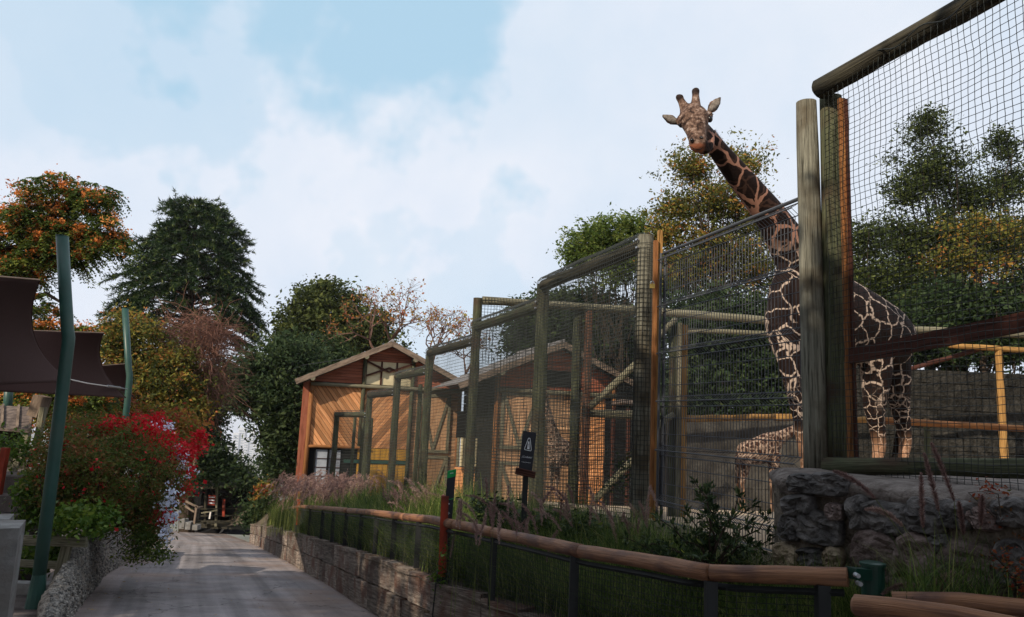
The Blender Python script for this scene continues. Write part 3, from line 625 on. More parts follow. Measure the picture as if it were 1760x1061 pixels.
# ------------------------------------------------------------------ rubble wall left
rw = thing('pebble_rubble_wall', 'low rounded wall of small grey pebbles in mortar at the left edge of the path under the bougainvillea', 'wall', (leftx(10) - .2, 10, pz(10)))
RH = [(8.85, .1), (9.4, .28), (10.1, .48), (11.0, .68), (12.0, .84), (13, .88), (24, .88)]
def rwpt(Y, s):   # s 0 front base .. 1 back base over a rounded top
    h = interp(RH, Y); w = .42; x0 = leftx(Y) - .03; z0 = pz(Y) - .1; prof = [(0, 0), (0.02, .3), (.05, .6), (.09, .85), (.16, .98), (.24, 1.0), (.32, .85), (.35, .5), (.36, 0)]
    f = s * (len(prof) - 1); i = min(int(f), len(prof) - 2); t = f - i; px_ = lerp(prof[i][0], prof[i + 1][0], t); q = lerp(prof[i][1], prof[i + 1][1], t)
    v = Vector((x0 - px_, Y, z0 + q * (h + .1))); k = noise.noise(v * 3) * .05 + noise.noise(v * 9) * .025
    return v + Vector((-k, 0, k))
b = MB(); b.grid(lambda u, v: rwpt(lerp(8.85, 24, v ** 1.5), u), 22, 150)
b.v = b.v; n = 23; b.f.append(tuple(range(n))); b.build('mortar_body', M_rubble, rw, smooth=False)
b = MB(); rr = random.Random(5)
for k in range(3000):
    Y = 8.88 + 10 * rr.random() ** 1.7; s_ = rr.random() ** 1.4 * .62; c = rwpt(Y, s_); r = rr.uniform(.014, .034) * (1.25 if Y > 12 else 1)
    M = Matrix.Rotation(rr.random() * 6, 3, Vector((rr.random(), rr.random(), rr.random() + .1)).normalized())
    b.ell(c, (r, r * rr.uniform(.5, .9), r * rr.uniform(.5, 1)), M, 6, 4)
for k in range(160):
    c = rwpt(8.88, rr.random() * .9); c.z = lerp(pz(8.85), c.z, rr.random()); r = rr.uniform(.016, .035); b.ell(c, (r, r * .6, r * .8), None, 6, 4)
b.build('pebbles', M_pebble, rw, kind='stuff')
# ------------------------------------------------------------------ wooden houses
def house(cx_, cy, zb, th, label, cat, variant, za, ez, hw=2.95):
    "cx_,cy front centre; zb base; za apex z, ez eave z"
    h = thing('wooden_house', label, cat, (cx_, cy, zb)); U = Vector((cos(th), sin(th), 0)); Nn = Vector((-sin(th), cos(th), 0)); O = Vector((cx_, cy, 0))
    Mx = Matrix((U, Nn, Vector((0, 0, 1)))).transposed()
    def q(u, d, z): return O + U * u + Nn * d + Vector((0, 0, z))
    def bx(name, mat, u0, u1, d0, d1, z0, z1, parent=h, jit=0):
        return MB().box(q((u0 + u1) / 2, (d0 + d1) / 2, (z0 + z1) / 2), ((u1 - u0) / 2, (d1 - d0) / 2, (z1 - z0) / 2), Mx, jit).build(name, mat, parent)
    D = 5.0; sl_ = (za - ez) / 3.5; wt = za - .25 - sl_ * 0   # slope
    roofz = lambda u: za - .16 - sl_ * abs(u)
    # shell behind the planks
    b = MB(); pr = [(-hw + .05, zb), (hw - .05, zb), (hw - .05, roofz(hw)), (0, roofz(0)), (-hw + .05, roofz(hw))]
    vs = [q(u, .1, z) for u, z in pr] + [q(u, D, z) for u, z in pr]; fs = [(0, 1, 2, 3, 4), (9, 8, 7, 6, 5)] + [(i, i + 5, (i + 1) % 5 + 5, (i + 1) % 5) for i in range(5)]
    b.add(vs, fs); b.build('wall_core', M_dark, h)
    # side wall boards, their shade painted in by the dark colour
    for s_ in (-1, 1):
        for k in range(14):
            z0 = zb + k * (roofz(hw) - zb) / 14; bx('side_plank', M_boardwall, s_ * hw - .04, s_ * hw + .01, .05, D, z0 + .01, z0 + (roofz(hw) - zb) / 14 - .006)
    def clipplanks(u0, u1, z0, z1, ang, wdt, mat, topfn=None, d=.05, name='plank'):
        "parallel planks at an angle, each clipped to the panel rectangle (and a sloped top)"
        a = radians(ang); dx, dz = cos(a), sin(a); nx, nz = -dz, dx
        poly0 = [(u0, z0), (u1, z0), (u1, z1), (u0, z1)]
        if topfn:
            poly0 = [(u0, z0), (u1, z0), (u1, topfn(u1))] + ([(0, topfn(0))] if u0 < 0 < u1 else []) + [(u0, topfn(u0))]
        ts = [p[0] * nx + p[1] * nz for p in poly0]; t = min(ts)
        def clip(poly, nx, nz, c, keep):
            out = []
            for i in range(len(poly)):
                A, B = poly[i], poly[(i + 1) % len(poly)]; da = (A[0] * nx + A[1] * nz - c) * keep; db = (B[0] * nx + B[1] * nz - c) * keep
                if da >= 0: out.append(A)
                if da * db < 0: s = da / (da - db); out.append((A[0] + (B[0] - A[0]) * s, A[1] + (B[1] - A[1]) * s))
            return out
        while t < max(ts):
            pl_ = clip(clip(poly0, nx, nz, t + .006, 1), nx, nz, t + wdt - .006, -1)
            if len(pl_) >= 3:
                f0 = d + RND.uniform(-.006, .006); n = len(pl_); vs = [q(u, f0, z) for u, z in pl_] + [q(u, f0 + .05, z) for u, z in pl_]
                off = RND.random() * 60; gs = [((u * nx + z * nz) + off, 0, (u * dx + z * dz) + off) for u, z in pl_] * 2
                b = MB(); b.add(vs, [tuple(range(n))[::1], tuple(range(n, 2 * n))[::-1]] + [(i, i + n, (i + 1) % n + n, (i + 1) % n) for i in range(n)], gs); b.build(name, mat, h)
            t += wdt
    bz = ez - .12      # main cross beam
    dz0 = zb + (2.3 if variant == 1 else 2.2)
    if variant == 1:
        clipplanks(-hw + .12, -.95, dz0, bz, -52, .135, M_plank)
        clipplanks(-.95, .95, dz0, bz, 52, .135, M_plank)
        clipplanks(.95, hw - .1, zb + .1, bz, 0, .13, M_plankpale)
        clipplanks(-hw + .1, -.95, bz + .1, 9, 0, .12, M_plankred, topfn=roofz)
        clipplanks(.95, hw - .1, bz + .1, 9, 0, .12, M_plankred, topfn=roofz)
        clipplanks(-.95, .95, bz + 1.0, 9, 0, .1, M_plankred, topfn=roofz)
        # cream window band with truss
        w = bx('gable_window', M_cream, -.88, .92, .02, .05, bz + .1, bz + 1.0)
        for u in (-.9, -.3, .3, .92): bx('mullion', M_redboard, u - .035, u + .035, -.02, .02, bz + .1, bz + 1.02)
        for a, c in (((-.9, bz + .42), (0, bz + .78)), ((0, bz + .78), (.92, bz + .42)), ((-.9, bz + 1.0), (0, bz + .62)), ((0, bz + .62), (.92, bz + .98))):
            MB().bar(q(a[0], -.03, a[1]), q(c[0], -.03, c[1]), .07, .08, up=Nn).build('truss_bar', M_redboard, h)
        # ground storey: dark opening with glazed doors, yellow boards
        for u in (-2.55, -2.05):
            wdw = bx('glazed_door', M_glass, u, u + .42, .06, .09, dz0 - 1.45, dz0 - .12)
            for k in range(1, 4): bx('glazing_bar', M_redboard, u, u + .42, .03, .06, dz0 - 1.45 + k * .33, dz0 - 1.43 + k * .33, wdw)
            bx('door_stile', M_dark, u - .05, u, .02, .09, zb, dz0 - .1)
        for k in range(10):
            u = -1.0 + k * .2; bx('yellow_board', M_yellowpaint, u + .006, u + .194, .02, .07, zb, zb + 1.7)
        bx('green_band', M_greenmetal, -1.5, .98, -.02, .02, zb + 1.72, zb + 1.84)
        for k in range(9): u = -1.0 + k * .22; bx('yellow_board', M_yellowpaint, u + .006, u + .214, .04, .07, zb + 1.86, dz0 - .02)
        log(h, q(-hw + .1, -.04, dz0), q(-.6, -.04, dz0), .06, M_orangewood, name='lintel_log')
        post_u = (-hw + .05, -.95, .95, hw - .05)
        # right bay stable door with Z brace
        door_boxes = [(1.25, 2.55, zb + .1, zb + 2.1), (1.25, 2.55, zb + 2.2, bz - .15)]
    else:
        clipplanks(-hw + .1, -.55, zb, bz, 0, .13, M_plankpale)
        clipplanks(-.55, .7, zb, bz, 0, .13, M_plankpale)
        clipplanks(.7, hw - .1, zb, bz, 28, .13, M_plank)
        clipplanks(-hw + .1, -.5, bz + .1, 9, 0, .12, M_plankred, topfn=roofz)
        clipplanks(-.5, .95, bz + .1, 9, 0, .12, M_plankred, topfn=roofz)
        clipplanks(.95, hw - .1, bz + .1, 9, 0, .12, M_plankred, topfn=roofz)
        bx('dark_vent', M_dark, -.4, .5, .0, .05, bz + .2, bz + .75)
        post_u = (-hw + .05, -.45, .7, hw - .05)
        door_boxes = [(-1.95, -.6, zb + .1, zb + 1.75), (-1.95, -.6, zb + 2.15, bz - .05)]
    for u0, u1, z0, z1 in door_boxes:
        dr_ = bx('stable_door', M_plankpale, u0, u1, .0, .04, z0, z1)
        for u in (u0, u1 - .12): bx('door_frame', M_palewood, u, u + .12, -.04, 0, z0, z1, dr_)
        for z in (z0, z1 - .12): bx('door_frame', M_palewood, u0 + .12, u1 - .12, -.038, 0, z, z + .12, dr_)
        MB().bar(q(u0 + .1, -.03, z1 - .1), q((u0 + u1) / 2, -.03, z0 + .1), .1, .035, up=Nn).build('door_brace', M_palewood, dr_)
        MB().bar(q(u1 - .1, -.028, z1 - .1), q((u0 + u1) / 2, -.028, z0 + .1), .1, .035, up=Nn).build('door_brace', M_palewood, dr_)
    for k, u in enumerate(post_u):
        zt_ = roofz(u) - .05; zz = zb if k in (0, 3) else (zb if variant == 2 else (dz0 if k == 1 else zb))
        MB().tube([q(u, 0, zz), q(u, 0, zt_)], .085, 10, wob=.1).build('corner_post', M_orangewood if k in (0, 3) else M_postgreen, h, smooth=True)
    if variant == 1: bx('corner_board', M_plankred, -hw - .28, -hw - .04, .0, .06, zb, roofz(hw))
    log(h, q(-hw, -.06, bz), q(hw, -.06, bz), .075, M_palewood, name='cross_beam')
    # roof: two slabs of shingle rows with barge boards
    for s_ in (-1, 1):
        nr = 9
        for k in range(nr):
            u0 = s_ * 3.5 * k / nr; u1 = s_ * 3.5 * (k + 1) / nr; z0 = za - sl_ * abs(u0); z1 = za - sl_ * abs(u1)
            pts = [q(u0, -.55, z0 + .0), q(u1, -.55, z1 + .03), q(u1, D + .3, z1 + .03), q(u0, D + .3, z0)]
            b = MB(); dn = Vector((0, 0, -.05)); b.add(pts + [p + dn for p in pts], [(0, 1, 2, 3), (7, 6, 5, 4), (0, 4, 5, 1), (1, 5, 6, 2), (2, 6, 7, 3), (3, 7, 4, 0)]); b.build('roof_course', M_rooffelt, h)
        MB().bar(q(0, -.58, za - .1), q(s_ * 3.52, -.58, ez - .1), .045, .2, up=(0, 0, 1)).build('barge_board', M_barkpale, h)
        MB().bar(q(0, -.5, za - .19), q(s_ * 3.45, -.5, ez - .19), .04, .06, up=(0, 0, 1)).build('soffit_board', M_postdark, h)
        for u in (.95, hw - .05):
            z = roofz(u) - .06; MB().tube([q(s_ * u, -.6, z), q(s_ * u, .3, z)], .09, 12).build('purlin_end', M_palewood, h)
    MB().tube([q(0, -.56, za + .03), q(0, D + .3, za + .03)], .06, 6).build('ridge_cap', M_rooffelt, h)
    return h
house(-4.74, 30.0, encz(30) - .1, radians(15), 'wooden stable with orange diagonal planks, cream gable window and yellow boards, nearer the tree', 'house', 1, 4.30, 2.62)
house(1.66, 26.0, encz(26) - .1, radians(15), 'second wooden stable behind the netting with pale Z braced doors and grey sloping roof', 'house', 2, 4.16, 2.56, 2.15)
sh = thing('low_shed', 'low corrugated pale sheet shelter between the two wooden stables', 'shed', (-2.0, 27.5, encz(27)))
for k in range(9):
    x = Xat(788 + k * 6, 27.5, .5); MB().tube([(x, 27.5, .75), (x, 27.5, -.25)], .055, 8).build('corrugation', M_cream if k % 2 else M_palewood, sh)
MB().box((Xat(812, 27.7, 0), 27.8, -1.0), (.62, .05, .7)).build('shed_board', M_plank, sh)
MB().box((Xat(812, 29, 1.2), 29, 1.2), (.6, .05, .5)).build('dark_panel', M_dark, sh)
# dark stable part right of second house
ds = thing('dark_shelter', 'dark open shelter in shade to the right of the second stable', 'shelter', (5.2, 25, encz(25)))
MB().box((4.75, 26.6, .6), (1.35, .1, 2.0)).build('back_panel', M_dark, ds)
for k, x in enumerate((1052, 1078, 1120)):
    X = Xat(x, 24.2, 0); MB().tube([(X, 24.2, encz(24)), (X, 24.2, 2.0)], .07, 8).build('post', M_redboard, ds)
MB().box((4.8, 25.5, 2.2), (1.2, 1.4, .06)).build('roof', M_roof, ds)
# ------------------------------------------------------------------ left: green poles, sails
def pole(label, pts, r, base):
    t = thing('green_pole', label, 'pole', base, group='bent green steel poles of the shade sails')
    MB().tube(pts, r, 20, wob=0).build('shaft', M_greenmetal, t, smooth=True)
    ax_ = (pts[1] - pts[0]).normalized(); MB().tube([pts[0] - ax_ * .1, pts[0] + ax_ * .1, pts[0] + ax_ * .3], [r * 1.5, r * 1.25, r * 1.02], 12).build('foot', M_greenmetal, t)
    MB().tube([pts[-1], Vector(pts[-1]) + Vector((0, 0, .012))], r * 1.02, 20).build('cap', M_greenmetal, t)
    return t
D1 = 10.0
p_ = [P(62, 1030, D1), P(88, 830, D1), P(117, 592, D1), P(118, 580, D1), P(116, 566, D1), P(112, 500, D1), P(107, 407, D1)]
pole('large bent green steel pole at the left with its top above the sails', p_, .078, p_[0])
p_ = [P(203, 830, 19), P(214, 740, 19), P(222, 660, 19), P(223, 645, 19), P(221, 632, 19), P(215, 531, 19)]
pole('second bent green pole rising out of the red bougainvillea', p_, .078, p_[0])
p_ = [P(258, 790, 29), P(263, 715, 29), P(268, 680, 29), P(267, 670, 29), P(262, 646, 29)]
pole('third and farthest green pole half hidden by the yellowing shrub', p_, .085, p_[0])
p_ = [P(8, 740, 17), P(14, 690, 17), P(16, 655, 17)]
pole('short stretch of green pole under the sail above the hut roof', p_, .09, p_[0])
def sail(label, A, B, C, D_, bc, ab=None, dc=None, da=None):
    t = thing('shade_sail', label, 'shade sail', C, group='maroon shade sails'); A, B, C, D_ = map(Vector, (A, B, C, D_))
    def quad(p, c, q_, t_): c = Vector(c) if c is not None else (p + q_) / 2; return p * (1 - t_) ** 2 + c * 2 * t_ * (1 - t_) + q_ * t_ ** 2
    def S(u, v):   # u A->B (v=0), D->C (v=1)
        top = quad(A, ab, B, u); bot = quad(D_, dc, C, u); le = quad(A, da, D_, v); ri = quad(B, bc, C, v)
        bl = A * (1 - u) * (1 - v) + B * u * (1 - v) + D_ * (1 - u) * v + C * u * v
        return top * (1 - v) + bot * v + le * (1 - u) + ri * u - bl
    b = MB(); b.grid(lambda u, v: S(u, v), 28, 28); o = b.build('cloth', M_fabric, t, smooth=True); md = o.modifiers.new('thickness', 'SOLIDIFY'); md.thickness = .008
    MB().tube([S(1, i / 24) for i in range(25)], .014, 6).build('hem', M_fabric, t)
    for v_ in (.33, .66): MB().tube([S(i / 24, v_) for i in range(25)], .006, 5).build('seam', M_fabric, t)
    MB().tube([S(i / 24, 0) for i in range(25)], .012, 6).build('hem', M_hem, t)
    return t
sail('nearest maroon shade sail at the left edge with a deep concave side', P(-160, 462, 7.5), P(68, 481, 10.5), P(124, 656, 13.5), P(-60, 664, 9.0), P(22, 590, 12.0))
sail('second maroon shade sail stretched behind the large green pole', P(10, 567, 13.5), P(178, 572, 16), P(216, 684, 18.6), P(-30, 672, 12.5), P(152, 628, 17.0), dc=P(90, 678, 14))
sail('small far maroon sail corner beside the second green pole', P(140, 631, 20.5), P(222, 625, 22), P(240, 700, 24), P(150, 690, 20.5), P(215, 660, 23))
cb = thing('sail_cable', 'white cable with shiny turnbuckle from the sail corner to the second green pole', 'cable', P(218, 668, 18.8))
MB().tube([P(118, 652, 13.45), P(150, 659, 15.2), P(185, 664, 17)], .012, 6).build('rope', M_white, cb)
MB().tube([P(185, 664, 17), P(206, 667, 18.2)], .03, 8).build('turnbuckle', M_steel, cb)
MB().tube([P(206, 667, 18.2), P(219, 669, 18.85)], .014, 6).build('hook', M_steel, cb)
# concrete litter bins
def binbox(label, x0, x1, ytop, D, dep=.55, h=1.2):
    X0, X1 = Xat(x0, D, .3), Xat(x1, D, .3); z1 = P(x1, ytop, D).z; z0 = z1 - h; cx__ = (X0 + X1) / 2
    t = thing('litter_bin', label, 'litter bin', (cx__, D + dep / 2, z0)); w = (X1 - X0)
    for x in (X0 + .06, X1 - .06): MB().box((x, D + dep / 2, (z0 + z1) / 2 - .04), (.06, dep / 2, h / 2 - .04)).build('side_panel', M_concrete, t)
    MB().box((cx__, D + dep / 2, z1 - .04), (w / 2, dep / 2, .04)).build('top_slab', M_concrete, t)
    MB().box((cx__, D + dep / 2, z0 + .05), (w / 2 - .125, dep / 2 - .01, .05)).build('bottom_slab', M_concrete, t)
    MB().tube([(cx__, D + dep / 2, z0 + .1), (cx__, D + dep / 2, z1 - .3)], [w / 2 - .17, w / 2 - .15], 20).build('liner', M_greencap, t)
    MB().tube([(cx__, D + dep / 2, z1 - .3), (cx__, D + dep / 2, z1 - .26)], w / 2 - .14, 20).build('rim', M_blackmetal, t)
    a_ = radians(27); rot = Matrix.Rotation(a_, 3, 'Z') @ Vector((w / 2, -dep / 2, 0)); t.rotation_euler = (0, 0, a_); t.location = Vector((X1, D, z0)) - rot
binbox('grey cast concrete litter bin with dark green liner at the bottom left corner', -75, 31, 908, 6.3, dep=.5)
binbox('second concrete litter bin mostly hidden behind the corner one', -60, 16, 893, 7.3, dep=.4)
# low wooden fence by the pole
lf = thing('low_timber_fence', 'low pale timber fence with two rails behind the large green pole', 'fence', P(112, 1003, 10.9))
MB().bar(P(30, 928, 10.9), P(149, 932, 10.7), .06, .13).build('fence_rail', M_palewood, lf)
MB().bar(P(30, 968, 11.1), P(108, 972, 11.0), .05, .1).build('fence_rail', M_palewood, lf)
MB().bar(P(116, 935, 10.8), P(98, 1003, 10.8), .13, .06, up=(0, 1, 0)).build('fence_post', M_palewood, lf)
kb = MB().bar(P(-20, 1008, 10.5), P(100, 1012, 10.5), .18, .14).build('kerb', M_concrete, label='short concrete kerb at the foot of the large green pole', cat='kerb')
# hut at left
hu = thing('board_hut', 'small dark wooden hut with a brown batten roof at the left edge', 'hut', P(10, 835, 15))
a, c, d, e = P(-60, 694, 15.6), P(58, 700, 15.6), P(54, 740, 14.2), P(-60, 731, 14.2)
b = MB(); dn = Vector((0, 0, -.05)); b.add([a, c, d, e] + [p + dn for p in (a, c, d, e)], [(0, 1, 2, 3), (7, 6, 5, 4), (0, 4, 5, 1), (1, 5, 6, 2), (2, 6, 7, 3), (3, 7, 4, 0)]); b.build('roof', M_roof, hu)
for t_ in (.12, .33, .55, .78, .97): MB().bar(a.lerp(c, t_) + Vector((0, 0, .02)), e.lerp(d, t_) + Vector((0, 0, .02)), .04, .04).build('roof_batten', M_barkpale, hu)
for k in range(9): MB().bar(P(-50 + k * 12, 735, 14.9), P(-60 + k * 12, 832, 14.9), .125, .03, up=(0, 1, 0), jit=.01).build('wall_board', M_postdark, hu)
MB().bar(P(75, 700, 14.6), P(57, 800, 14.6), .1, .1, up=(0, 1, 0)).build('corner_post', M_palewood, hu)
MB().bar(P(48, 740, 14.3), P(38, 790, 14.3), .1, .1, up=(0, 1, 0)).build('leaning_board', M_palewood, hu)
MB().bar(P(30, 790, 14.2), P(14, 835, 14.2), .12, .05, up=(0, 1, 0)).build('leaning_board', M_palewood, hu)
MB().bar(P(74, 681, 14.7), P(62, 716, 14.7), .2, .3, up=(0, 1, 0)).build('block', M_barkpale, hu, label='pale split wood block by the roof corner')
rp = MB().bar(P(10, 770, 13), P(-4, 850, 13), .1, .1, up=(0, 1, 0)).build('red_post', M_redpost, label='red painted post beside the hut at the left edge', cat='post')
# ------------------------------------------------------------------ kiosk at the end of the path
KD = 45.0
ki = thing('roofed_kiosk', 'dark open kiosk with rusty sloping roof where the path ends', 'kiosk', P(395, 905, KD))
kz = pz(KD)
def kp(x, y, D=KD): return P(x, y, D)
a, c, d, e = kp(338, 838, 44), kp(452, 832, 44.5), kp(440, 812, 49), kp(345, 806, 49)
b = MB(); b.add([a, c, d, e] + [p - Vector((0, 0, .12)) for p in (a, c, d, e)], [(0, 1, 2, 3), (7, 6, 5, 4), (0, 4, 5, 1), (1, 5, 6, 2), (2, 6, 7, 3), (3, 7, 4, 0)]); b.build('roof', M_postdark, ki)  # dark roof colour paints in the shade of the trees
MB().bar(kp(338, 839, 43.9), kp(452, 834, 44.4), .06, .14).build('fascia', M_palewood, ki)
for x in (352, 371, 448): MB().bar(kp(x, 905, 44.6), kp(x + 2, 836, 44.6), .12, .12, up=(0, 1, 0)).build('kiosk_post', M_palewood if x == 371 else M_postdark, ki)
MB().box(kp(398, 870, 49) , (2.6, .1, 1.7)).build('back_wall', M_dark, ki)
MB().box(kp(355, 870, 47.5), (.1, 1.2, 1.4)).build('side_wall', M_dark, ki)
for y in (872, 884, 893): MB().bar(kp(345, y + 3, 44.4), kp(440, y + 2, 44.6), .06, .07).build('kiosk_rail', M_postdark, ki)
MB().box(kp(395, 903, 45.5) , (2.1, .7, .12)).build('deck', M_postdark, ki)
MB().bar(kp(346, 882, 44.1), kp(374, 877, 44.1), .08, .08).build('front_rail', M_palewood, ki)
sg = thing('red_notice', 'small red notice board with pale lines on the kiosk', 'sign', kp(364, 868, 43.9))
MB().box(kp(364, 860, 43.9), (.2, .02, .28)).build('board', M_redpost, sg)
for k in range(3): MB().box(kp(364, 855 + k * 5, 43.85), (.16, .01, .025)).build('text_line', M_lettering, sg)
MB().bar(kp(384, 888, 44), kp(385, 858, 44), .14, .08, up=(0, 1, 0)).build('orange_bollard', M_redpost, label='thin red post standing in front of the dark kiosk', cat='post')
wp = thing('white_stand', 'small pale stand leg under the red notice', 'stand', kp(361, 890, 43.9)); MB().bar(kp(360, 892, 43.9), kp(362, 880, 43.9), .08, .05, up=(0, 1, 0)).build('leg', M_white, wp)
hrl = thing('wooden_handrail', 'light wooden handrail beside short steps in front of the kiosk', 'handrail', kp(335, 905, 40))
MB().bar(kp(312, 858, 40), kp(340, 872, 40), .09, .09).build('top_rail', M_barkpale, hrl)
MB().bar(kp(318, 870, 40.2), kp(334, 880, 40), .08, .08).build('lower_rail', M_barkpale, hrl)
MB().bar(kp(338, 870, 40), kp(333, 905, 40), .09, .09, up=(0, 1, 0)).build('rail_post', M_barkpale, hrl)
MB().bar(kp(336, 874, 40), kp(348, 871, 42), .07, .07).build('return_rail', M_barkpale, hrl)
for x, y, h_ in ((316, 900, 12), (326, 903, 9), (338, 906, 5)):
    p0 = kp(x, y, 40); MB().box(p0, (.13, .25, h_ * .03 / 2 + .05)).build('kerb_block', M_concrete, label={316: 'tallest grey block at the foot of the wooden handrail', 326: 'middle grey block at the foot of the wooden handrail', 338: 'lowest grey block at the foot of the wooden handrail'}[x], cat='block')
fr = thing('far_railing', 'low dark metal railing at the far end of the path beside the pale lane', 'railing', kp(462, 900, 44))
MB().bar(kp(440, 876, 46), kp(474, 866, 42), .04, .05).build('top_bar', M_postdark, fr)
for x in (457, 461, 465): MB().bar(kp(x, 908, 44), kp(x, 884, 44), .03, .03, up=(0, 1, 0)).build('baluster', M_blackmetal, fr)
MB().bar(kp(473, 885, 42), kp(473, 866, 42), .1, .08, up=(0, 1, 0)).build('orange_post', M_orangewood, fr)
ln = MB().box(kp(473, 897, 47), (.45, .05, .45)).build('pale_panel', M_concrete, label='small pale panel at the right end of the path before the timber wall', cat='panel')
# ------------------------------------------------------------------ signs
cs = thing('caution_sign', 'black upright caution sign with white lettering on a dark stand among the fountain grass', 'sign', (Xat(898, 8.6, .3), 8.6, .1))
a0, a1, a2, a3 = P(899, 741, 8.6), P(922, 744, 8.6), P(914, 815, 8.6), P(891, 808, 8.6)
xu = ((a1 - a0).normalized()); zu = (a0 - a3).normalized(); nn = xu.cross(zu).normalized(); nn = nn if nn.y < 0 else -nn
b = MB(); th_ = -nn * .02; b.add([a0, a1, a2, a3] + [p + th_ for p in (a0, a1, a2, a3)], [(3, 2, 1, 0), (4, 5, 6, 7), (0, 1, 5, 4), (1, 2, 6, 5), (2, 3, 7, 6), (3, 0, 4, 7)]); b.build('board', M_signblack, cs)
b = MB(); q0, q1 = P(886, 809, 8.55), P(920, 817, 8.55); b.bar(q0, q1, .09, .07); b.build('ledge', M_redboard, cs)
q = P(905, 818, 8.62); MB().box((q.x - .01, 8.65, (q.z + .15) / 2), (.03, .03, (q.z - .15) / 2)).build('stand_post', M_blackmetal, cs)
def onboard(u, v, o=.004): return a0.lerp(a1, u).lerp(a3.lerp(a2, u), v) + nn * o
def text(s_, u, v, width, parent, mat, M_=None, pos=None, name='lettering', shear=0):
    cu = bpy.data.curves.new(name, 'FONT'); cu.body = s_; cu.size = 1; cu.align_x = 'CENTER'; cu.align_y = 'CENTER'; cu.shear = shear
    ob = bpy.data.objects.new(name + '_tmp', cu); COL.objects.link(ob); bpy.context.view_layer.update(); w = max(.01, ob.dimensions.x)
    me = bpy.data.meshes.new_from_object(ob.evaluated_get(bpy.context.evaluated_depsgraph_get())); bpy.data.objects.remove(ob)
    k = width / w; Mr = M_; p = pos
    for v_ in me.vertices: v_.co = Vector(p) + Mr @ (Vector(v_.co) * k)
    at = me.attributes.new('co', 'FLOAT_VECTOR', 'POINT')
    return finish(name, me, mat, parent)
MS = Matrix((xu, zu, nn)).transposed(); wS = (a1 - a0).length
text('¡Cuidado!', 0, 0, wS * .74, cs, M_lettering, MS, onboard(.5, .63), shear=.25)
text('Animal mordedor', 0, 0, wS * .7, cs, M_lettering, MS, onboard(.5, .76))
b = MB()
tri = [onboard(*t) for t in ((.46, .16), (.58, .16), (.76, .42), (.74, .46), (.28, .46), (.27, .42))]
for i in range(6): b.bar(tri[i], tri[(i + 1) % 6], .006, .013, up=nn)
b.build('warning_triangle', M_lettering, cs)
b = MB(); b.add([onboard(*t) for t in ((.45, .24), (.56, .24), (.6, .33), (.63, .43), (.44, .43), (.46, .33))], [(0, 1, 2, 3, 4, 5)]); b.build('warning_mark', M_lettering, cs)
text('!', 0, 0, .006, cs, M_signblack, MS, onboard(.53, .34, .006))
mp_ = thing('marker_post', 'tall red and black species marker with green slanted top in front of the handrail', 'sign', P(752, 1066, 8.9))
MB().bar(P(752, 1080, 8.9), P(762, 985, 8.85), .15, .1, up=(0, 1, 0)).build('black_foot', M_blackmetal, mp_)
b = MB(); b.bar(P(760, 990, 8.82), P(765.5, 852, 8.8), .085, .11, up=(0, 1, 0)); b.build('red_post', M_redpost, mp_)
MB().bar(P(766, 985, 8.95), P(775, 850, 8.9), .06, .06, up=(0, 1, 0)).build('rear_post', M_blackmetal, mp_)
q0, q1 = P(769.2, 900, 8.78), P(776.5, 812, 8.78); MB().bar(q0, q1, .093, .03, up=(0, 1, 0)).build('panel', M_signblack, mp_)
q2 = q1 + (q1 - q0).normalized() * .001; 
b = MB(); X_ = (q1 - q0).normalized(); l_ = X_.cross(Vector((0, 1, 0))).normalized(); l_ = l_ if l_.x > 0 else -l_
f = Vector((0, -.02, 0)); vs = [q1 - l_ * .047 + f, q1 - l_ * .047 + X_ * -.07 + f, q1 + l_ * .047 + X_ * -.04 + f, q1 + l_ * .047 + X_ * .04 + f, q1 - l_ * .047 + X_ * .012 + f]
vs2 = [v + Vector((0, .045, 0)) for v in vs]; b.add(vs + vs2, [(0, 1, 2, 3, 4), (9, 8, 7, 6, 5)] + [(i, i + 5, (i + 1) % 5 + 5, (i + 1) % 5) for i in range(5)]); b.build('green_top', M_green, mp_)
b = MB(); m0 = q0.lerp(q1, .5); pts = [m0 + l_ * (-.047 + .094 * i / 8) - X_ * (.016 * sin(pi * i / 8)) + Vector((0, -.018, 0)) for i in range(9)]
b.tube(pts, .004, 4); b.build('green_line', M_green, mp_)
ML = Matrix((l_, X_, Vector((0, -1, 0)))).transposed(); fo = Vector((0, -.0165, 0))
b = MB()   # the small print is too small to read in the photograph: short raised lines of its size
for t_, x_, w_, h_ in ((.385, -.012, .035, .012), (.315, -.016, .022, .003), (.295, -.016, .02, .003), (.22, -.008, .04, .003), (.2, -.006, .048, .003), (.18, -.012, .034, .003)):
    c_ = q0.lerp(q1, t_) + fo + l_ * x_; b.bar(c_ - l_ * w_ / 2, c_ + l_ * w_ / 2, .003, h_, up=X_)
b.build('small_print', M_lettering, mp_, kind='stuff')
b = MB(); b.add([q0.lerp(q1, t_) + l_ * x + fo for t_, x in ((.02, -.02), (.02, -.012), (.09, -.005), (.1, -.03), (.06, -.03))], [(0, 1, 2, 3, 4)]); b.build('animal_symbol', M_lettering, mp_)
c_ = q1 + f * 1.1 - X_ * .012; MB().bar(c_ - l_ * .016, c_ + l_ * .02 + X_ * .008, .003, .006, up=X_).build('top_print', M_lettering, mp_)
rp2 = thing('marker_post', 'small distant red post with black foot against the far timber wall', 'post', P(513, 940, 23.3))
MB().bar(P(513, 940, 23.3), P(514, 902, 23.3), .2, .15, up=(0, 1, 0)).build('black_foot', M_blackmetal, rp2)
MB().bar(P(514, 902, 23.3), P(516, 858, 23.3), .15, .12, up=(0, 1, 0)).build('red_post', M_redpost, rp2)
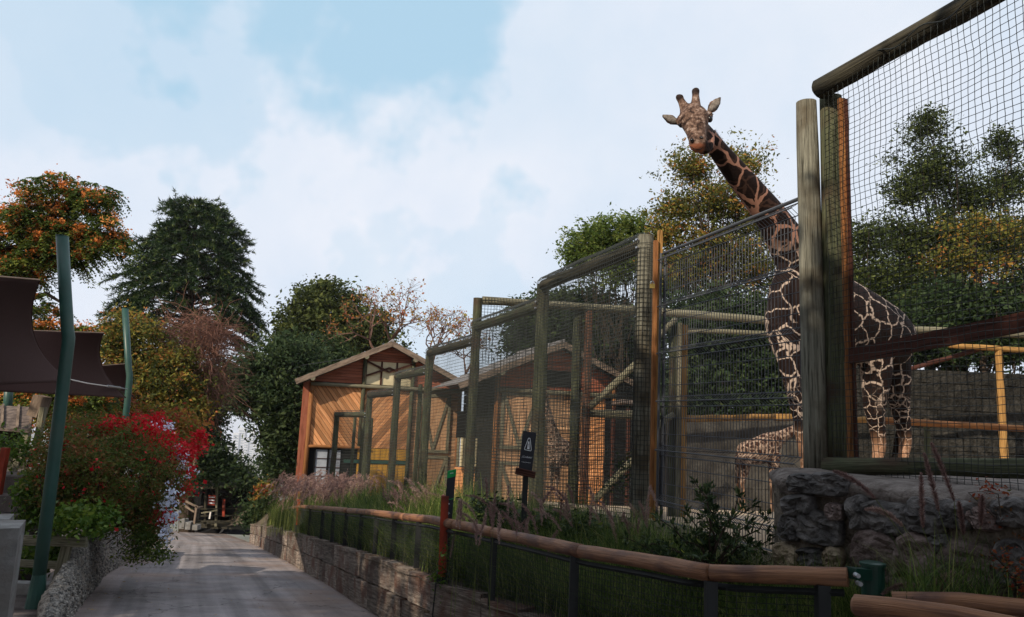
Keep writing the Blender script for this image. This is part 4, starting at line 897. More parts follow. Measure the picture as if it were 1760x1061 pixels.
# ------------------------------------------------------------------ city in the haze
for k, (x0, x1, yt, D) in enumerate((x0_, x1_, yt_, D_ * 2.6) for x0_, x1_, yt_, D_ in ((404, 414, 744, 900), (413, 424, 735, 1000), (424, 431, 752, 950), (431, 440, 742, 1100), (396, 405, 770, 880), (440, 452, 764, 1000), (452, 470, 782, 1050))):
    X0, X1 = Xat(x0, D, -20), Xat(x1, D, -20); z1 = P(x0, yt, D).z; w = X1 - X0
    tb = thing('tower_block', ['pale tower block left of the tallest one seen under the tree arch', 'tallest pale tower block seen under the tree arch', 'slim pale tower right of the tallest one', 'pale tower close to the dark tree trunk side', 'lowest pale block at the left of the gap', 'wide pale block behind the dark leaves at right of the gap', 'lowest far block low in the gap above the yellow shrub'][k], 'tower', (X0 + w / 2, D, -171), group='distant city towers')
    MB().box((X0 + w / 2, D + w / 2, (z1 - 171) / 2), (w / 2, w / 2, (z1 + 171) / 2)).build('wall', M_city, tb)
    b = MB(); n = int((z1 + 170) / 8)
    for j in range(n): b.box((X0 + w / 2, D - .05, -170 + j * 8 + 3), (w * .42, .1, 1.8))
    b.build('window_band', M_citywin, tb, kind='stuff')
# ------------------------------------------------------------------ foliage tools
def unit(rng, n):
    v = rng.normal(size=(n, 3)); return v / np.linalg.norm(v, axis=1, keepdims=True)
def leaves(rng, cen, size, aspect=.45, up=.3, hang=0.0, axis=None, sv=.35):
    n = len(cen); a = unit(rng, n); a[:, 2] = a[:, 2] * .7 - hang
    if axis is not None: a = a * .6 + axis
    a /= np.linalg.norm(a, axis=1, keepdims=True) + 1e-9
    r = unit(rng, n); r[:, 2] += up; b = np.cross(a, r); b /= np.linalg.norm(b, axis=1, keepdims=True) + 1e-9; c = np.cross(a, b)
    s = (size * (1 + sv * rng.normal(size=n)).clip(.4, 2))[:, None]
    p0 = cen - a * s * .5; p2 = cen + a * s * .5; p1 = cen + b * s * aspect * .5 + c * s * .08; p3 = cen - b * s * aspect * .5 + c * s * .08
    return np.stack([p0, p1, p2, p3], 1).reshape(-1, 3)
def cloud(rng, blobs, ncl, per, cs, flat=.7, inner=.45, nz=.35):
    "clusters of leaf centres inside noisy ellipsoids; returns centres, cluster index, cluster centres"
    vol = np.array([b[1][0] * b[1][1] * b[1][2] for b in blobs]) ** .75; pr = vol / vol.sum(); which = rng.choice(len(blobs), size=ncl, p=pr)
    d = unit(rng, ncl); rad = (inner + (1 - inner) * rng.random(ncl) ** .6)
    cc = np.zeros((ncl, 3))
    for i in range(ncl):
        c, r = blobs[which[i]]; k = rad[i] * (1 + nz * noise.noise(Vector(d[i]) * 2.2 + Vector((which[i] * 3.1, 0, 0))) * 1.6); cc[i] = np.array(c) + d[i] * np.array(r) * k
    idx = np.repeat(np.arange(ncl), per); off = rng.normal(size=(ncl * per, 3)) * np.array([cs, cs, cs * flat])
    sz = (.6 + .8 * rng.random(ncl))[idx][:, None]
    return cc[idx] + off * sz, idx, cc
def branchset(b, base, cc, rng, r0, trunk_top, every, rt=.02, sag=.0):
    "limbs from trunk points to cluster centres"
    for c in cc[::every]:
        c = Vector(c); t = rng.random() * .75 + .2; s = base.lerp(trunk_top, min(1, max(.12, (c.z - base.z) / max(.1, trunk_top.z - base.z) * .75 * t + .12)))
        L = (c - s).length; k = 6; pts = []
        for i in range(k + 1):
            f = i / k; q = s.lerp(c, f); q.z += -L * .12 * sin(f * pi) * (1 if c.z > s.z else -1) ; q += Vector(rng.normal(size=3)) * L * .03 * sin(f * pi); pts.append(q)
        b.tube(pts, [lerp(r0 * .3 * min(1, L / 4), rt * .35, i / k) for i in range(k + 1)], 5, caps=False)
L_dark = leafmat('leaf_dark_evergreen', [(0, (.018, .035, .016)), (.5, (.035, .06, .024)), (1, (.075, .1, .035))])
L_olive = leafmat('leaf_olive', [(0, (.018, .028, .011)), (.5, (.055, .075, .022)), (1, (.16, .18, .05))])
L_bright = leafmat('leaf_light_green', [(0, (.05, .085, .02)), (.5, (.1, .15, .03)), (1, (.2, .22, .05))], trans=.4)
L_autumn = leafmat('leaf_autumn_mix', [(0, (.03, .04, .018)), (.35, (.08, .095, .024)), (.6, (.22, .21, .04)), (.8, (.36, .17, .04)), (1, (.3, .07, .04))], trans=.35)
L_ail = leafmat('leaf_pinnate_green', [(0, (.03, .055, .015)), (.5, (.08, .12, .025)), (.85, (.2, .23, .04)), (1, (.34, .3, .06))], trans=.35)
L_seed = leafmat('orange_seed_cluster', [(0, (.4, .11, .03)), (.5, (.62, .21, .05)), (1, (.75, .36, .12))], trans=.3, rough=.7)
L_needle = leafmat('araucaria_needle', [(0, (.008, .018, .008)), (.6, (.02, .042, .013)), (.85, (.07, .1, .025)), (1, (.17, .19, .05))], trans=.1, rough=.45)
L_bough = leafmat('bougainvillea_leaf', [(0, (.035, .06, .015)), (.4, (.1, .14, .03)), (.65, (.19, .14, .045)), (.85, (.25, .08, .04)), (1, (.34, .2, .07))], trans=.4)
L_red = leafmat('red_bract', [(0, (.4, .01, .018)), (.5, (.62, .02, .03)), (1, (.75, .06, .07))], trans=.35)
L_white = leafmat('pale_blue_flower', [(0, (.6, .66, .9)), (1, (.88, .9, .95))], trans=.3)
L_hedge = leafmat('glossy_hedge_leaf', [(0, (.03, .07, .012)), (.5, (.08, .15, .02)), (1, (.2, .26, .04))], rough=.35)
L_blade = leafmat('grass_blade', [(0, (.025, .055, .016)), (.5, (.075, .125, .028)), (.85, (.17, .22, .05)), (1, (.36, .34, .13))], trans=.3)
L_plume = leafmat('grass_plume', [(0, (.16, .095, .09)), (.5, (.3, .19, .17)), (1, (.5, .37, .32))], trans=.35, rough=.9)
L_shrub = leafmat('leathery_shrub_leaf', [(0, (.018, .035, .016)), (.6, (.045, .07, .028)), (.9, (.09, .12, .04)), (1, (.35, .4, .06))], rough=.35, trans=.2)
L_nandina = leafmat('reddish_leaf', [(0, (.16, .02, .015)), (.5, (.3, .06, .025)), (1, (.1, .1, .03))])
L_fallen = leafmat('fallen_leaf', [(0, (.12, .06, .03)), (1, (.4, .3, .14))], trans=0, rough=.9)
def tree(name, label, blobs, D, mat, size, ncl, per, cs, base=None, rt=.2, top=None, seed=1, every=6, aspect=.45, hang=.2, bark=None, inner=.45, tintbias=0, group=None, cat='tree', flat=.7, nz=.35, dy=1.0, trunkname='trunk'):
    rng = np.random.default_rng(seed); B = []
    for e in blobs:
        x, y, rx, ry = e[:4]; d = e[4] if len(e) > 4 else D; c = P(x, y, d); B.append((c, (rx / K * d, (rx + ry) / 2 / K * d * dy, ry / K * d)))
    base = base if base is not None else Vector((B[0][0].x, D, encz(D) - .3))
    t = thing(name, label, cat, base, group); top = top or Vector(B[0][0])
    cen, idx, cc = cloud(rng, B, ncl, per, cs, inner=inner, flat=flat, nz=nz)
    tint = np.clip(rng.random(ncl)[idx] * .6 + rng.random(len(idx)) * .45 - .02 + tintbias, 0, 1)
    npmesh('crown', leaves(rng, cen, size, aspect, hang=hang), 4, mat, t, tint, kind='stuff')
    b = MB(); n = 8; pts = [base.lerp(top, i / n) + Vector((noise.noise(Vector((seed, i * .5, 0))), noise.noise(Vector((seed, i * .5, 5))), 0)) * (top - base).length * .05 * (i > 0) for i in range(n + 1)]
    b.tube(pts, [rt * (1.25 - i / n) for i in range(n)] + [rt * .2], 10, wob=.2); branchset(b, base, cc, rng, rt, top, every); b.build(trunkname, bark or M_bark, t, smooth=True)
    return t
# --- dark evergreen by the first stable, and the olive tree above it
tree('evergreen_tree', 'dark dense evergreen tree standing left of the first stable over the end of the path', [(440, 655, 55, 50), (500, 620, 55, 40), (408, 672, 25, 25), (480, 722, 38, 44), (505, 700, 45, 70), (560, 615, 60, 30, 38), (500, 770, 40, 45)], 35, L_dark, .2, 620, 46, .34, base=P(512, 880, 36), top=P(480, 640, 35), seed=3, rt=.3, every=9)
tree('evergreen_tree', 'olive green broad leaved tree with rounded lobes rising behind the first stable roof', [(545, 515, 45, 32), (505, 560, 38, 35), (560, 570, 60, 45), (600, 530, 30, 30), (640, 560, 38, 30), (615, 590, 60, 35), (500, 600, 45, 30), (560, 500, 20, 20)], 42, L_olive, .21, 800, 44, .3, base=Vector((-10.2, 42, -4)), top=P(555, 560, 42), seed=4, rt=.35, every=7, inner=.3, nz=.5)
tree('shrub', 'dark bushy tree behind the roof of the kiosk', [(392, 806, 38, 18, 43.5), (345, 785, 38, 44, 43.5), (425, 826, 16, 18, 43.5), (320, 770, 30, 60, 50), (440, 860, 12, 24, 43)], 50, L_dark, .25, 300, 44, .4, base=P(395, 890, 52), seed=5, every=12)
tree('leaning_tree', 'dark narrow tree right of the gap with hanging leaves above the yellow shrub', [(362, 700, 26, 40), (340, 690, 30, 55), (350, 755, 24, 40)], 48, L_dark, .24, 190, 46, .36, base=P(352, 860, 49), seed=6, every=10, hang=.5)
tree('shrub', 'small yellow leaved shrub at the far end of the timber wall', [(465, 840, 18, 20), (455, 860, 15, 14)], 38, L_autumn, .16, 60, 36, .2, base=P(464, 880, 38), seed=7, tintbias=.15, every=20)
tree('shrub', 'dark low foliage behind the fountain grass next to the first stable corner', [(500, 800, 30, 28), (470, 790, 20, 25)], 36, L_dark, .2, 90, 40, .3, base=P(490, 850, 36), seed=17, every=20)
tree('shrub', 'dark rounded bush on the bank at the far end of the timber wall', [(452, 884, 20, 18), (468, 874, 16, 16), (435, 895, 12, 10)], 36, L_dark, .18, 90, 44, .22, base=P(455, 905, 36), seed=27, every=30)
# --- left ones
tree('autumn_shrub', 'yellowing green shrub tree with red leaves around the second green pole', [(235, 590, 50, 42), (205, 600, 28, 40), (250, 660, 55, 45), (300, 650, 40, 60), (215, 560, 30, 22), (320, 700, 45, 35)], 27, L_autumn, .13, 520, 48, .24, base=P(250, 800, 27), top=P(245, 640, 27), seed=8, rt=.16, tintbias=-.02, every=5)
tree('ivy_hedge', 'reddish brown leafy hedge low behind the hut and poles', [(170, 700, 60, 32), (110, 710, 50, 30), (240, 730, 50, 30), (300, 745, 40, 30)], 23, L_autumn, .13, 300, 46, .26, base=P(170, 800, 23), seed=9, tintbias=.22, every=20, cat='hedge')
tree('climbing_plant', 'thin leafy climber on the dark hut wall at the left edge', [(50, 775, 40, 22), (25, 760, 25, 15)], 13.6, L_hedge, .08, 46, 18, .14, base=P(45, 835, 13.6), seed=10, rt=.03, every=4, cat='plant')
# --- behind the giraffe
tree('light_green_tree', 'light green airy tree to the left of the giraffe neck', [(1040, 410, 55, 35), (1010, 440, 40, 35), (1070, 450, 55, 40), (1090, 390, 30, 25), (985, 430, 20, 16), (1140, 480, 40, 40)], 30, L_bright, .14, 520, 44, .22, base=Vector((Xat(1075, 30, 0), 30, -2.4)), top=P(1065, 450, 30), seed=12, rt=.12, inner=.2, every=16, nz=.6)
tree('autumn_tree', 'autumn tinted open tree right behind the giraffe head and neck', [(1190, 285, 45, 38), (1275, 290, 38, 50), (1160, 360, 50, 40), (1230, 350, 60, 50), (1290, 380, 40, 50), (1140, 400, 40, 35), (1220, 430, 80, 50), (1300, 460, 50, 60), (1180, 470, 60, 40)], 26, L_autumn, .115, 1000, 40, .2, base=Vector((Xat(1240, 26, 0), 26, -1.6)), top=P(1225, 330, 26), seed=13, rt=.14, inner=.15, every=9, tintbias=-.05, nz=.75)
tree('pine_tree', 'dark dense tree mass behind the netting above the second stable', [(930, 560, 60, 60), (1000, 560, 70, 70), (1070, 590, 60, 70), (1000, 640, 60, 50), (1090, 650, 50, 60), (900, 600, 30, 30)], 33, L_dark, .2, 1050, 50, .3, base=Vector((Xat(1000, 33, 0), 33, -2.4)), seed=14, rt=.28, every=90, inner=.3)
tree('dark_hedge_tree', 'dark tree behind the pen between the mesh gate posts', [(1180, 690, 60, 40), (1260, 690, 60, 40), (1340, 690, 60, 40), (1180, 560, 60, 55), (1250, 560, 60, 60), (1320, 560, 60, 60), (1390, 540, 50, 70), (1200, 640, 80, 40), (1300, 640, 80, 40), (1400, 640, 60, 60)], 24, L_dark, .15, 1300, 48, .26, base=Vector((Xat(1260, 24, 0), 24, -1.3)), seed=15, rt=.22, every=90, inner=.25)
tree('autumn_tree', 'tall dark olive tree crowning the right side behind the netting', [(1590, 220, 38, 32), (1600, 290, 55, 50), (1560, 330, 42, 32), (1670, 340, 60, 50), (1720, 255, 32, 34), (1740, 310, 40, 40), (1640, 420, 90, 60), (1560, 410, 60, 40), (1740, 420, 60, 60), (1560, 480, 60, 50)], 22, L_olive, .1, 1150, 44, .19, base=Vector((Xat(1640, 22, 0), 22, -1)), top=P(1640, 350, 22), seed=16, rt=.16, every=14, inner=.15, nz=.7, tintbias=-.08)
tree('autumn_tree', 'yellow green sunlit branches in front of the darker tree at the right', [(1680, 390, 60, 30), (1700, 460, 50, 25), (1630, 440, 40, 25), (1760, 400, 40, 50)], 20, L_autumn, .1, 120, 40, .2, base=Vector((Xat(1700, 20, 0), 20, -.8)), seed=18, rt=.12, every=9, inner=.2, tintbias=-.02)
tree('evergreen_tree', 'low dark round tree left behind the orange board of the tall frame', [(1485, 420, 45, 45), (1500, 480, 50, 50), (1470, 500, 40, 60), (1520, 540, 50, 50)], 21, L_olive, .1, 330, 46, .2, base=Vector((Xat(1490, 21, 0), 21, -.9)), seed=19, rt=.14, every=9, inner=.2)
tree('dark_hedge_tree', 'very dark foliage mass right above the back wall of the pen', [(1600, 592, 80, 30), (1730, 590, 80, 34), (1560, 560, 80, 40), (1680, 540, 90, 50), (1780, 530, 60, 60), (1620, 520, 60, 40)], 20.5, L_dark, .13, 1150, 50, .26, base=Vector((Xat(1650, 20.5, 0), 20.5, -.8)), seed=20, rt=.14, every=90, inner=.2)
# --- araucaria
def araucaria():
    rng = np.random.default_rng(21); D = 45; s = D / K; base = Vector((Xat(325, D, -6), D, -7.5)); t = thing('araucaria_tree', 'tall dark domed araucaria with spiky drooping branches on the left skyline', 'tree', base)
    prof = [(356, 30), (362, 54), (380, 70), (410, 84), (440, 95), (480, 106), (520, 112), (560, 124), (600, 130), (650, 128), (700, 115)]
    cxr = lambda y: lerp(338, 318, clamp((y - 356) / 250))
    b = MB(); top = P(338, 358, D); b.tube([base, P(322, 600, D), top], [.45, .3, .04], 10); V = []; T = []
    def spikes(pts, L, rad):
        n = len(pts) - 1; m_ = int(n * 13)
        f = rng.random(m_) * n; i = f.astype(int).clip(0, n - 1); fr = (f - i)[:, None]; pa = np.array(pts); c = pa[i] * (1 - fr) + pa[i + 1] * fr; ax = pa[i + 1] - pa[i]; ax /= np.linalg.norm(ax, axis=1, keepdims=True) + 1e-9
        d = unit(rng, m_); d = d - ax * (d * ax).sum(1, keepdims=True); d /= np.linalg.norm(d, axis=1, keepdims=True) + 1e-9; dr_ = d * .8 + ax * .65
        w = np.cross(dr_, unit(rng, m_)); w /= np.linalg.norm(w, axis=1, keepdims=True) + 1e-9
        l_ = (L * (.7 + .6 * rng.random(m_)))[:, None]; V.append(np.stack([c - w * .03, c + w * .03, c + dr_ * l_], 1).reshape(-1, 3)); tip = f / n
        T.append(np.clip(.25 + .35 * rng.random(m_) + .4 * tip ** 3, 0, 1))  # paler tips paint in the light the needles catch
    nb = 0
    for y in list(range(362, 700, 14)):
        w = interp(prof, y) * s
        n = 10 if y > 400 else 8
        for k in range(n):
            a = 2 * pi * (k + rng.random() * .6) / n + y; L = w * (.82 + .3 * rng.random())
            if y > 545 and rng.random() < .35: continue
            dx, dy = cos(a), sin(a)
            if dx < -.3 and 372 < y < 425: L *= .7
            if dx < -.55 and 425 < y < 500: L *= 1.08
            z0 = P(cxr(y), y, D); st = Vector((z0.x, z0.y, z0.z)); 
            pts = []
            for i in range(7):
                f = i / 6; pts.append(st + Vector((dx * L * f, dy * L * f, L * (.16 * sin(f * pi * .9) - .18 * f * f) + .15)))
            b.tube(pts, [.05 * (1 - i / 7) + .01 for i in range(7)], 4, caps=False)
            nbr = int(5 + L * 3.2)
            for j in range(nbr):
                f = (.66 if y > 520 else .4) + (.34 if y > 520 else .6) * j / nbr; q = pts[min(5, int(f * 6))].lerp(pts[min(6, int(f * 6) + 1)], f * 6 % 1)
                sd = 1 if j % 2 else -1; dirv = Vector((dx * .65 - dy * sd * .7, dy * .65 + dx * sd * .7, rng.normal() * .25 - .1)).normalized(); l2 = (.55 + .5 * rng.random()) * min(1, .4 + L / 3)
                pp = [q + dirv * l2 * g + Vector((0, 0, (-.28 if y > 450 else .0) * l2 * g * g)) for g in (0, .33, .66, 1)]; spikes([tuple(p) for p in pp], .24, 0)
            spikes([tuple(p) for p in pts[3:]], .24, 0)
    # crown cap
    for k in range(60):
        a = rng.random() * 6.28; r = rng.random() ** .7; q = P(338 + 24 * r * cos(a), 362 + 12 * r, D) + Vector((0, sin(a) * r * 1.0, 0)); spikes([tuple(q - Vector((0, 0, .5))), tuple(q - Vector((0, 0, .2))), tuple(q + Vector((cos(a) * .15, 0, .08)))], .18, 0)
    npmesh('crown', np.concatenate(V), 3, L_needle, t, np.concatenate(T), kind='stuff'); b.build('trunk', M_bark, t)
araucaria()
# --- ailanthus with orange seed clusters
def ailanthus():
    rng = np.random.default_rng(30); D = 20; base = P(32, 760, D); t = thing('seed_tree', 'tree with feathery green leaves and many orange seed clusters at the upper left', 'tree', base)
    B = [(P(x, y, D), (rx / K * D, rx / K * D, ry / K * D)) for x, y, rx, ry in ((95, 335, 55, 34), (60, 385, 55, 35), (160, 350, 40, 36), (175, 400, 38, 34), (10, 410, 40, 50), (110, 400, 50, 34), (195, 415, 22, 28), (130, 440, 40, 22), (50, 440, 50, 30), (0, 480, 45, 40), (25, 470, 45, 40), (60, 550, 45, 40), (90, 600, 50, 30), (-20, 480, 40, 60), (130, 680, 60, 25), (60, 680, 60, 22), (140, 560, 20, 20))]
    ncl = 480; cen, idx, cc = cloud(rng, B, ncl, 1, .05, inner=.35, nz=.25); V = []; T = []; S = []; ST_ = []
    for c in cc:
        nl = rng.integers(5, 9); tb = rng.random()
        for k in range(nl):
            a = rng.random() * 6.28; d = Vector((cos(a), sin(a), -.5 + 1.3 * rng.random())); L = .38 + .25 * rng.random(); p0 = Vector(c); up = Vector((0, 0, 1)); side = d.cross(up).normalized()
            for j in range(11):
                f = (j + 1) / 11; q = p0 + d.normalized() * L * f + Vector((0, 0, -.75 * L * f * f))
                for sd in (-1, 1):
                    ld = (side * sd + d * .3 + Vector((0, 0, -.55 + .3 * rng.normal()))).normalized(); l_ = .14 * (1 - .35 * f); wv = (ld.cross(Vector((0, 0, 1))).normalized() + Vector((0, 0, rng.normal() * .8))).normalized() * .026
                    V += [q, q + ld * l_ * .5 + wv, q + ld * l_, q + ld * l_ * .5 - wv]; T.append(clamp(tb * .5 + rng.random() * .5))
        if rng.random() < .5:
            n = 90; r = .13 + .1 * rng.random(); o = np.array(c) + np.array([rng.normal() * .12, rng.normal() * .12 - .15, .0]); S.append(o + rng.normal(size=(n, 3)) * np.array([r, r, r * .75]) * .6); ST_.append(np.full(n, rng.random() * .6) + rng.random(n) * .4)
    npmesh('crown', np.array([tuple(v) for v in V]), 4, L_ail, t, np.array(T), kind='stuff')
    sc = np.concatenate(S); npmesh('seed_clusters', leaves(rng, sc, .07, .6), 4, L_seed, t, np.concatenate(ST_), kind='stuff')
    b = MB(); f1, f2 = P(34, 520, D), P(60, 430, D); b.tube([base, P(34, 600, D), f1], [.28, .24, .2], 10, wob=.15)
    for tgt in ((95, 345), (150, 360), (20, 390), (190, 400), (-10, 430), (70, 320)):
        q = P(*tgt, D + rng.normal() * .6); b.tube([f1, f1.lerp(f2, .8) + Vector((rng.normal() * .1, rng.normal() * .2, 0)), f2.lerp(q, .5) + Vector((0, 0, .1)), q], [.14, .1, .06, .02], 7)
    b.tube([f1, P(80, 505, D), P(105, 520, D), P(110, 560, D)], [.08, .06, .04, .02], 6); b.tube([P(110, 480, D - .5), P(135, 440, D), P(150, 470, D), P(152, 490, D)], [.02, .012, .01, .006], 5)
    branchset(b, f1, cc, rng, .05, f2, 14); b.build('trunk', M_bark, t)
ailanthus()
# --- dry vine tangle and bare trees
def tangle(name, label, blobs, D, n, mat, r, seed, base, cat='vine', L=1.2, group=None):
    rng = np.random.default_rng(seed); t = thing(name, label, cat, base); b = MB()
    for k in range(n):
        x, y, rx, ry = blobs[rng.integers(len(blobs))]; u = unit(rng, 1)[0] * rng.random() ** .4; c = P(x, y, D) + Vector((u[0] * rx, u[1] * rx, u[2] * ry)) * (D / K); d = Vector(unit(rng, 1)[0]); d.z = d.z * .6; pts = [c]
        for i in range(6): d = (d + Vector(rng.normal(size=3)) * .4 + Vector((0, 0, -.1))).normalized(); pts.append(pts[-1] + d * L / 6 * (.6 + .8 * rng.random()))
        b.tube(pts, [r * (1 - .13 * i) for i in range(7)], 3, caps=False)
    b.build('dry_stems', mat, t, kind='stuff'); return t
tv = tangle('dry_vine', 'tangle of dry pinkish brown vine stems in front of the araucaria', [(330, 570, 45, 40), (350, 620, 45, 50), (300, 600, 40, 50), (370, 580, 25, 30), (330, 680, 40, 40), (365, 660, 30, 40)], 28, 1300, M_twig, .012, 31, P(335, 760, 28), L=1.5)
b = MB(); b.tube([P(292, 790, 28), P(290, 700, 28), P(297, 640, 28), P(300, 600, 28)], [.1, .08, .06, .03], 7); b.tube([P(335, 800, 28), P(338, 700, 28), P(350, 640, 28)], [.07, .05, .03], 7); b.build('main_stem', M_barkpale, tv)
def bare(label, bx_, by, D, H, seed, spread, lf=300):
    rng = np.random.default_rng(seed); base = P(bx_, by, D); t = thing('bare_tree', label, 'tree', base); b = MB(); tips = []
    def rec(p, d, L, r, lv):
        k = 4; pts = [p]
        for i in range(k): d = (d + Vector(rng.normal(size=3)) * .13).normalized(); pts.append(pts[-1] + d * L / k)
        b.tube(pts, [lerp(r, r * .6, i / k) for i in range(k + 1)], 6 if lv < 2 else 3, caps=False)
        if lv >= 6: tips.append(pts[-1]); return
        if lv >= 4: tips.append(pts[2])
        for j in range(3 if lv in (1, 2, 4) else 2):
            nd = (d + Vector(rng.normal(size=3)) * spread + Vector((0, 0, .12))).normalized(); rec(pts[-1] if j else pts[-2 if lv > 1 else -1], nd, L * (.72 + .12 * rng.random()), r * .62, lv + 1)
    rec(base, Vector((0, 0, 1)), H * .3, H * .028, 0); b.build('branches', M_barewood, t)
    tp = np.array([tuple(q) for q in tips]); sel = tp[rng.integers(len(tp), size=lf)] + rng.normal(size=(lf, 3)) * .12
    npmesh('last_leaves', leaves(rng, sel, .13, .6), 4, L_autumn, t, np.clip(.6 + .4 * rng.random(lf), 0, 1), kind='stuff')
bare('bare reddish tree between the olive tree and the first stable gable', 665, 680, 40, 5.8, 41, .5, 900)
bare('bare twiggy tree directly behind the ridge of the first stable', 735, 680, 40, 4.9, 42, .5, 500)
bare('smallest bare tree beside the top of the fence post at the right of the stable', 790, 680, 40, 4.0, 44, .5, 300)
# --- bougainvillea bush
def bush(name, label, cat, blobs, layers, seed, base, sr=.004):
    rng = np.random.default_rng(seed); t = thing(name, label, cat, base); b = MB()
    for nm, bl, mat, size, ncl, per, cs, asp, tb, hg in layers:
        B = [(P(x, y, d), (rx / K * d, rx / K * d * .9, ry / K * d)) for x, y, rx, ry, d in bl]
        cen, idx, cc = cloud(rng, B, ncl, per, cs, inner=.4, nz=.35)
        npmesh(nm, leaves(rng, cen, size, asp, hang=hg), 4, mat, t, np.clip(rng.random(ncl)[idx] * .6 + rng.random(len(idx)) * .45 + tb, 0, 1), kind='stuff')
        if nm == 'foliage':
            for c in cc[::4]:
                c = Vector(c); a = Vector(base) + Vector((rng.normal() * .4, rng.normal() * .8, 0)); a = c + (a - c) * .45 if sr > .01 else c + (a - c) * .2; b.tube([a, a.lerp(c, .5) + Vector((rng.normal() * .05, rng.normal() * .05, .05)), c], [sr, sr * .7, sr * .25], 4, caps=False)
    b.build('stems', M_bark, t, kind='stuff'); return t
b1 = [(150, 830, 80, 75, 12), (215, 820, 80, 80, 13), (110, 790, 50, 50, 12), (270, 850, 40, 70, 14), (205, 880, 55, 38, 12.8), (262, 910, 26, 42, 13.4), (160, 760, 80, 45, 13.5), (130, 850, 45, 32, 11.8), (300, 800, 25, 50, 15.5)]
bush('bougainvillea', 'large bougainvillea bush with red bracts and pale blue flowers hanging over the rubble wall', 'bush', b1, [
    ('foliage', b1, L_bough, .05, 1500, 34, .1, .5, -.05, .1),
    ('red_bracts', [(250, 770, 45, 30, 13.8), (285, 790, 40, 40, 14.4), (225, 742, 40, 16, 13.5), (205, 735, 25, 10, 13.5), (300, 830, 26, 30, 14.6), (260, 740, 20, 30, 15.5), (285, 885, 12, 12, 13), (330, 770, 18, 10, 15), (342, 750, 8, 12, 15), (195, 755, 18, 10, 13.6)], L_red, .06, 520, 26, .08, .75, 0, 0),
    ('scattered_bracts', b1[:3] + b1[6:7], L_red, .045, 190, 6, .05, .75, 0, 0),
    ('pale_flowers', [(290, 875, 14, 45, 12.7), (316, 820, 14, 24, 14.0), (275, 735, 24, 8, 14), (284, 925, 10, 30, 12.4), (306, 780, 14, 20, 14.2)], L_white, .045, 62, 13, .045, .8, 0, 0)], 51, Vector((-6.9, 12.5, pz(12.5))), sr=.009)
b2 = [(80, 865, 32, 28, 11.9), (62, 840, 26, 24, 11.9), (120, 895, 50, 17, 10.9), (165, 890, 28, 20, 11.2), (75, 955, 35, 24, 12), (82, 815, 22, 25, 12.1), (50, 890, 20, 20, 11.9)]
bush('hedge_bush', 'glossy light green leafy hedge behind the large green pole', 'bush', b2, [('foliage', b2, L_hedge, .075, 260, 22, .1, .6, 0, .1)], 52, Vector((-7.0, 11.2, pz(11.2))))
b3 = [(245, 935, 28, 28, 12.6), (275, 955, 16, 12, 12.2)]
bush('trailing_foliage', 'dark green trailing foliage spilling from the wall top onto the path', 'plant', b3, [('foliage', b3, L_ail, .055, 90, 20, .08, .4, -.1, .5)], 53, P(245, 965, 12.4))
# ------------------------------------------------------------------ fountain grass
def plume(V, T, rng, base, tip, bend, r, nb):
    base = np.array(base); tip = np.array(tip); ctrl = (base + tip) / 2 + np.array(bend); ts = rng.random(nb) * .98; t3 = ts[:, None]
    c = base * (1 - t3) ** 2 + ctrl * 2 * t3 * (1 - t3) + tip * t3 ** 2; ax = (ctrl - base) * 2 * (1 - t3) + (tip - ctrl) * 2 * t3; ax /= np.linalg.norm(ax, axis=1, keepdims=True)
    d = unit(rng, nb); d -= ax * (d * ax).sum(1, keepdims=True); d /= np.linalg.norm(d, axis=1, keepdims=True) + 1e-9; d = d * .75 + ax * .7
    w = np.cross(d, unit(rng, nb)); w /= np.linalg.norm(w, axis=1, keepdims=True) + 1e-9
    rr_ = (r * np.sin(pi * (ts * .86 + .1)) ** .5 * (.7 + .6 * rng.random(nb)))[:, None]; ww = r * .13
    V.append(np.stack([c - w * ww, c + w * ww, c + d * rr_ * 1.4], 1).reshape(-1, 3)); T.append(np.clip(rng.random() * .5 + rng.random(nb) * .5, 0, 1))
def blades(V, T, rng, roots, L, lean, w, segs=4, dirs=None):
    n = len(roots); a = rng.random(n) * 6.28; d = np.stack([np.cos(a), np.sin(a), 0 * a], 1) * lean[:, None]; L = L[:, None]; side = np.stack([-np.sin(a), np.cos(a), 0 * a], 1); tb = rng.random(n)
    prev = roots; pw = w
    for s in range(segs):
        f = (s + 1) / segs; nxt = roots + d * L * f ** 1.6 + np.array([0, 0, 1]) * L * (f - .38 * f ** 2.4 * np.clip(lean[:, None] * 1.6, 0, 1)); nw = w * (1 - f) ** .7 + .0004
        V.append(np.stack([prev - side * pw, prev + side * pw, nxt + side * nw, nxt - side * nw], 1).reshape(-1, 3)); T.append(tb); prev = nxt; pw = nw
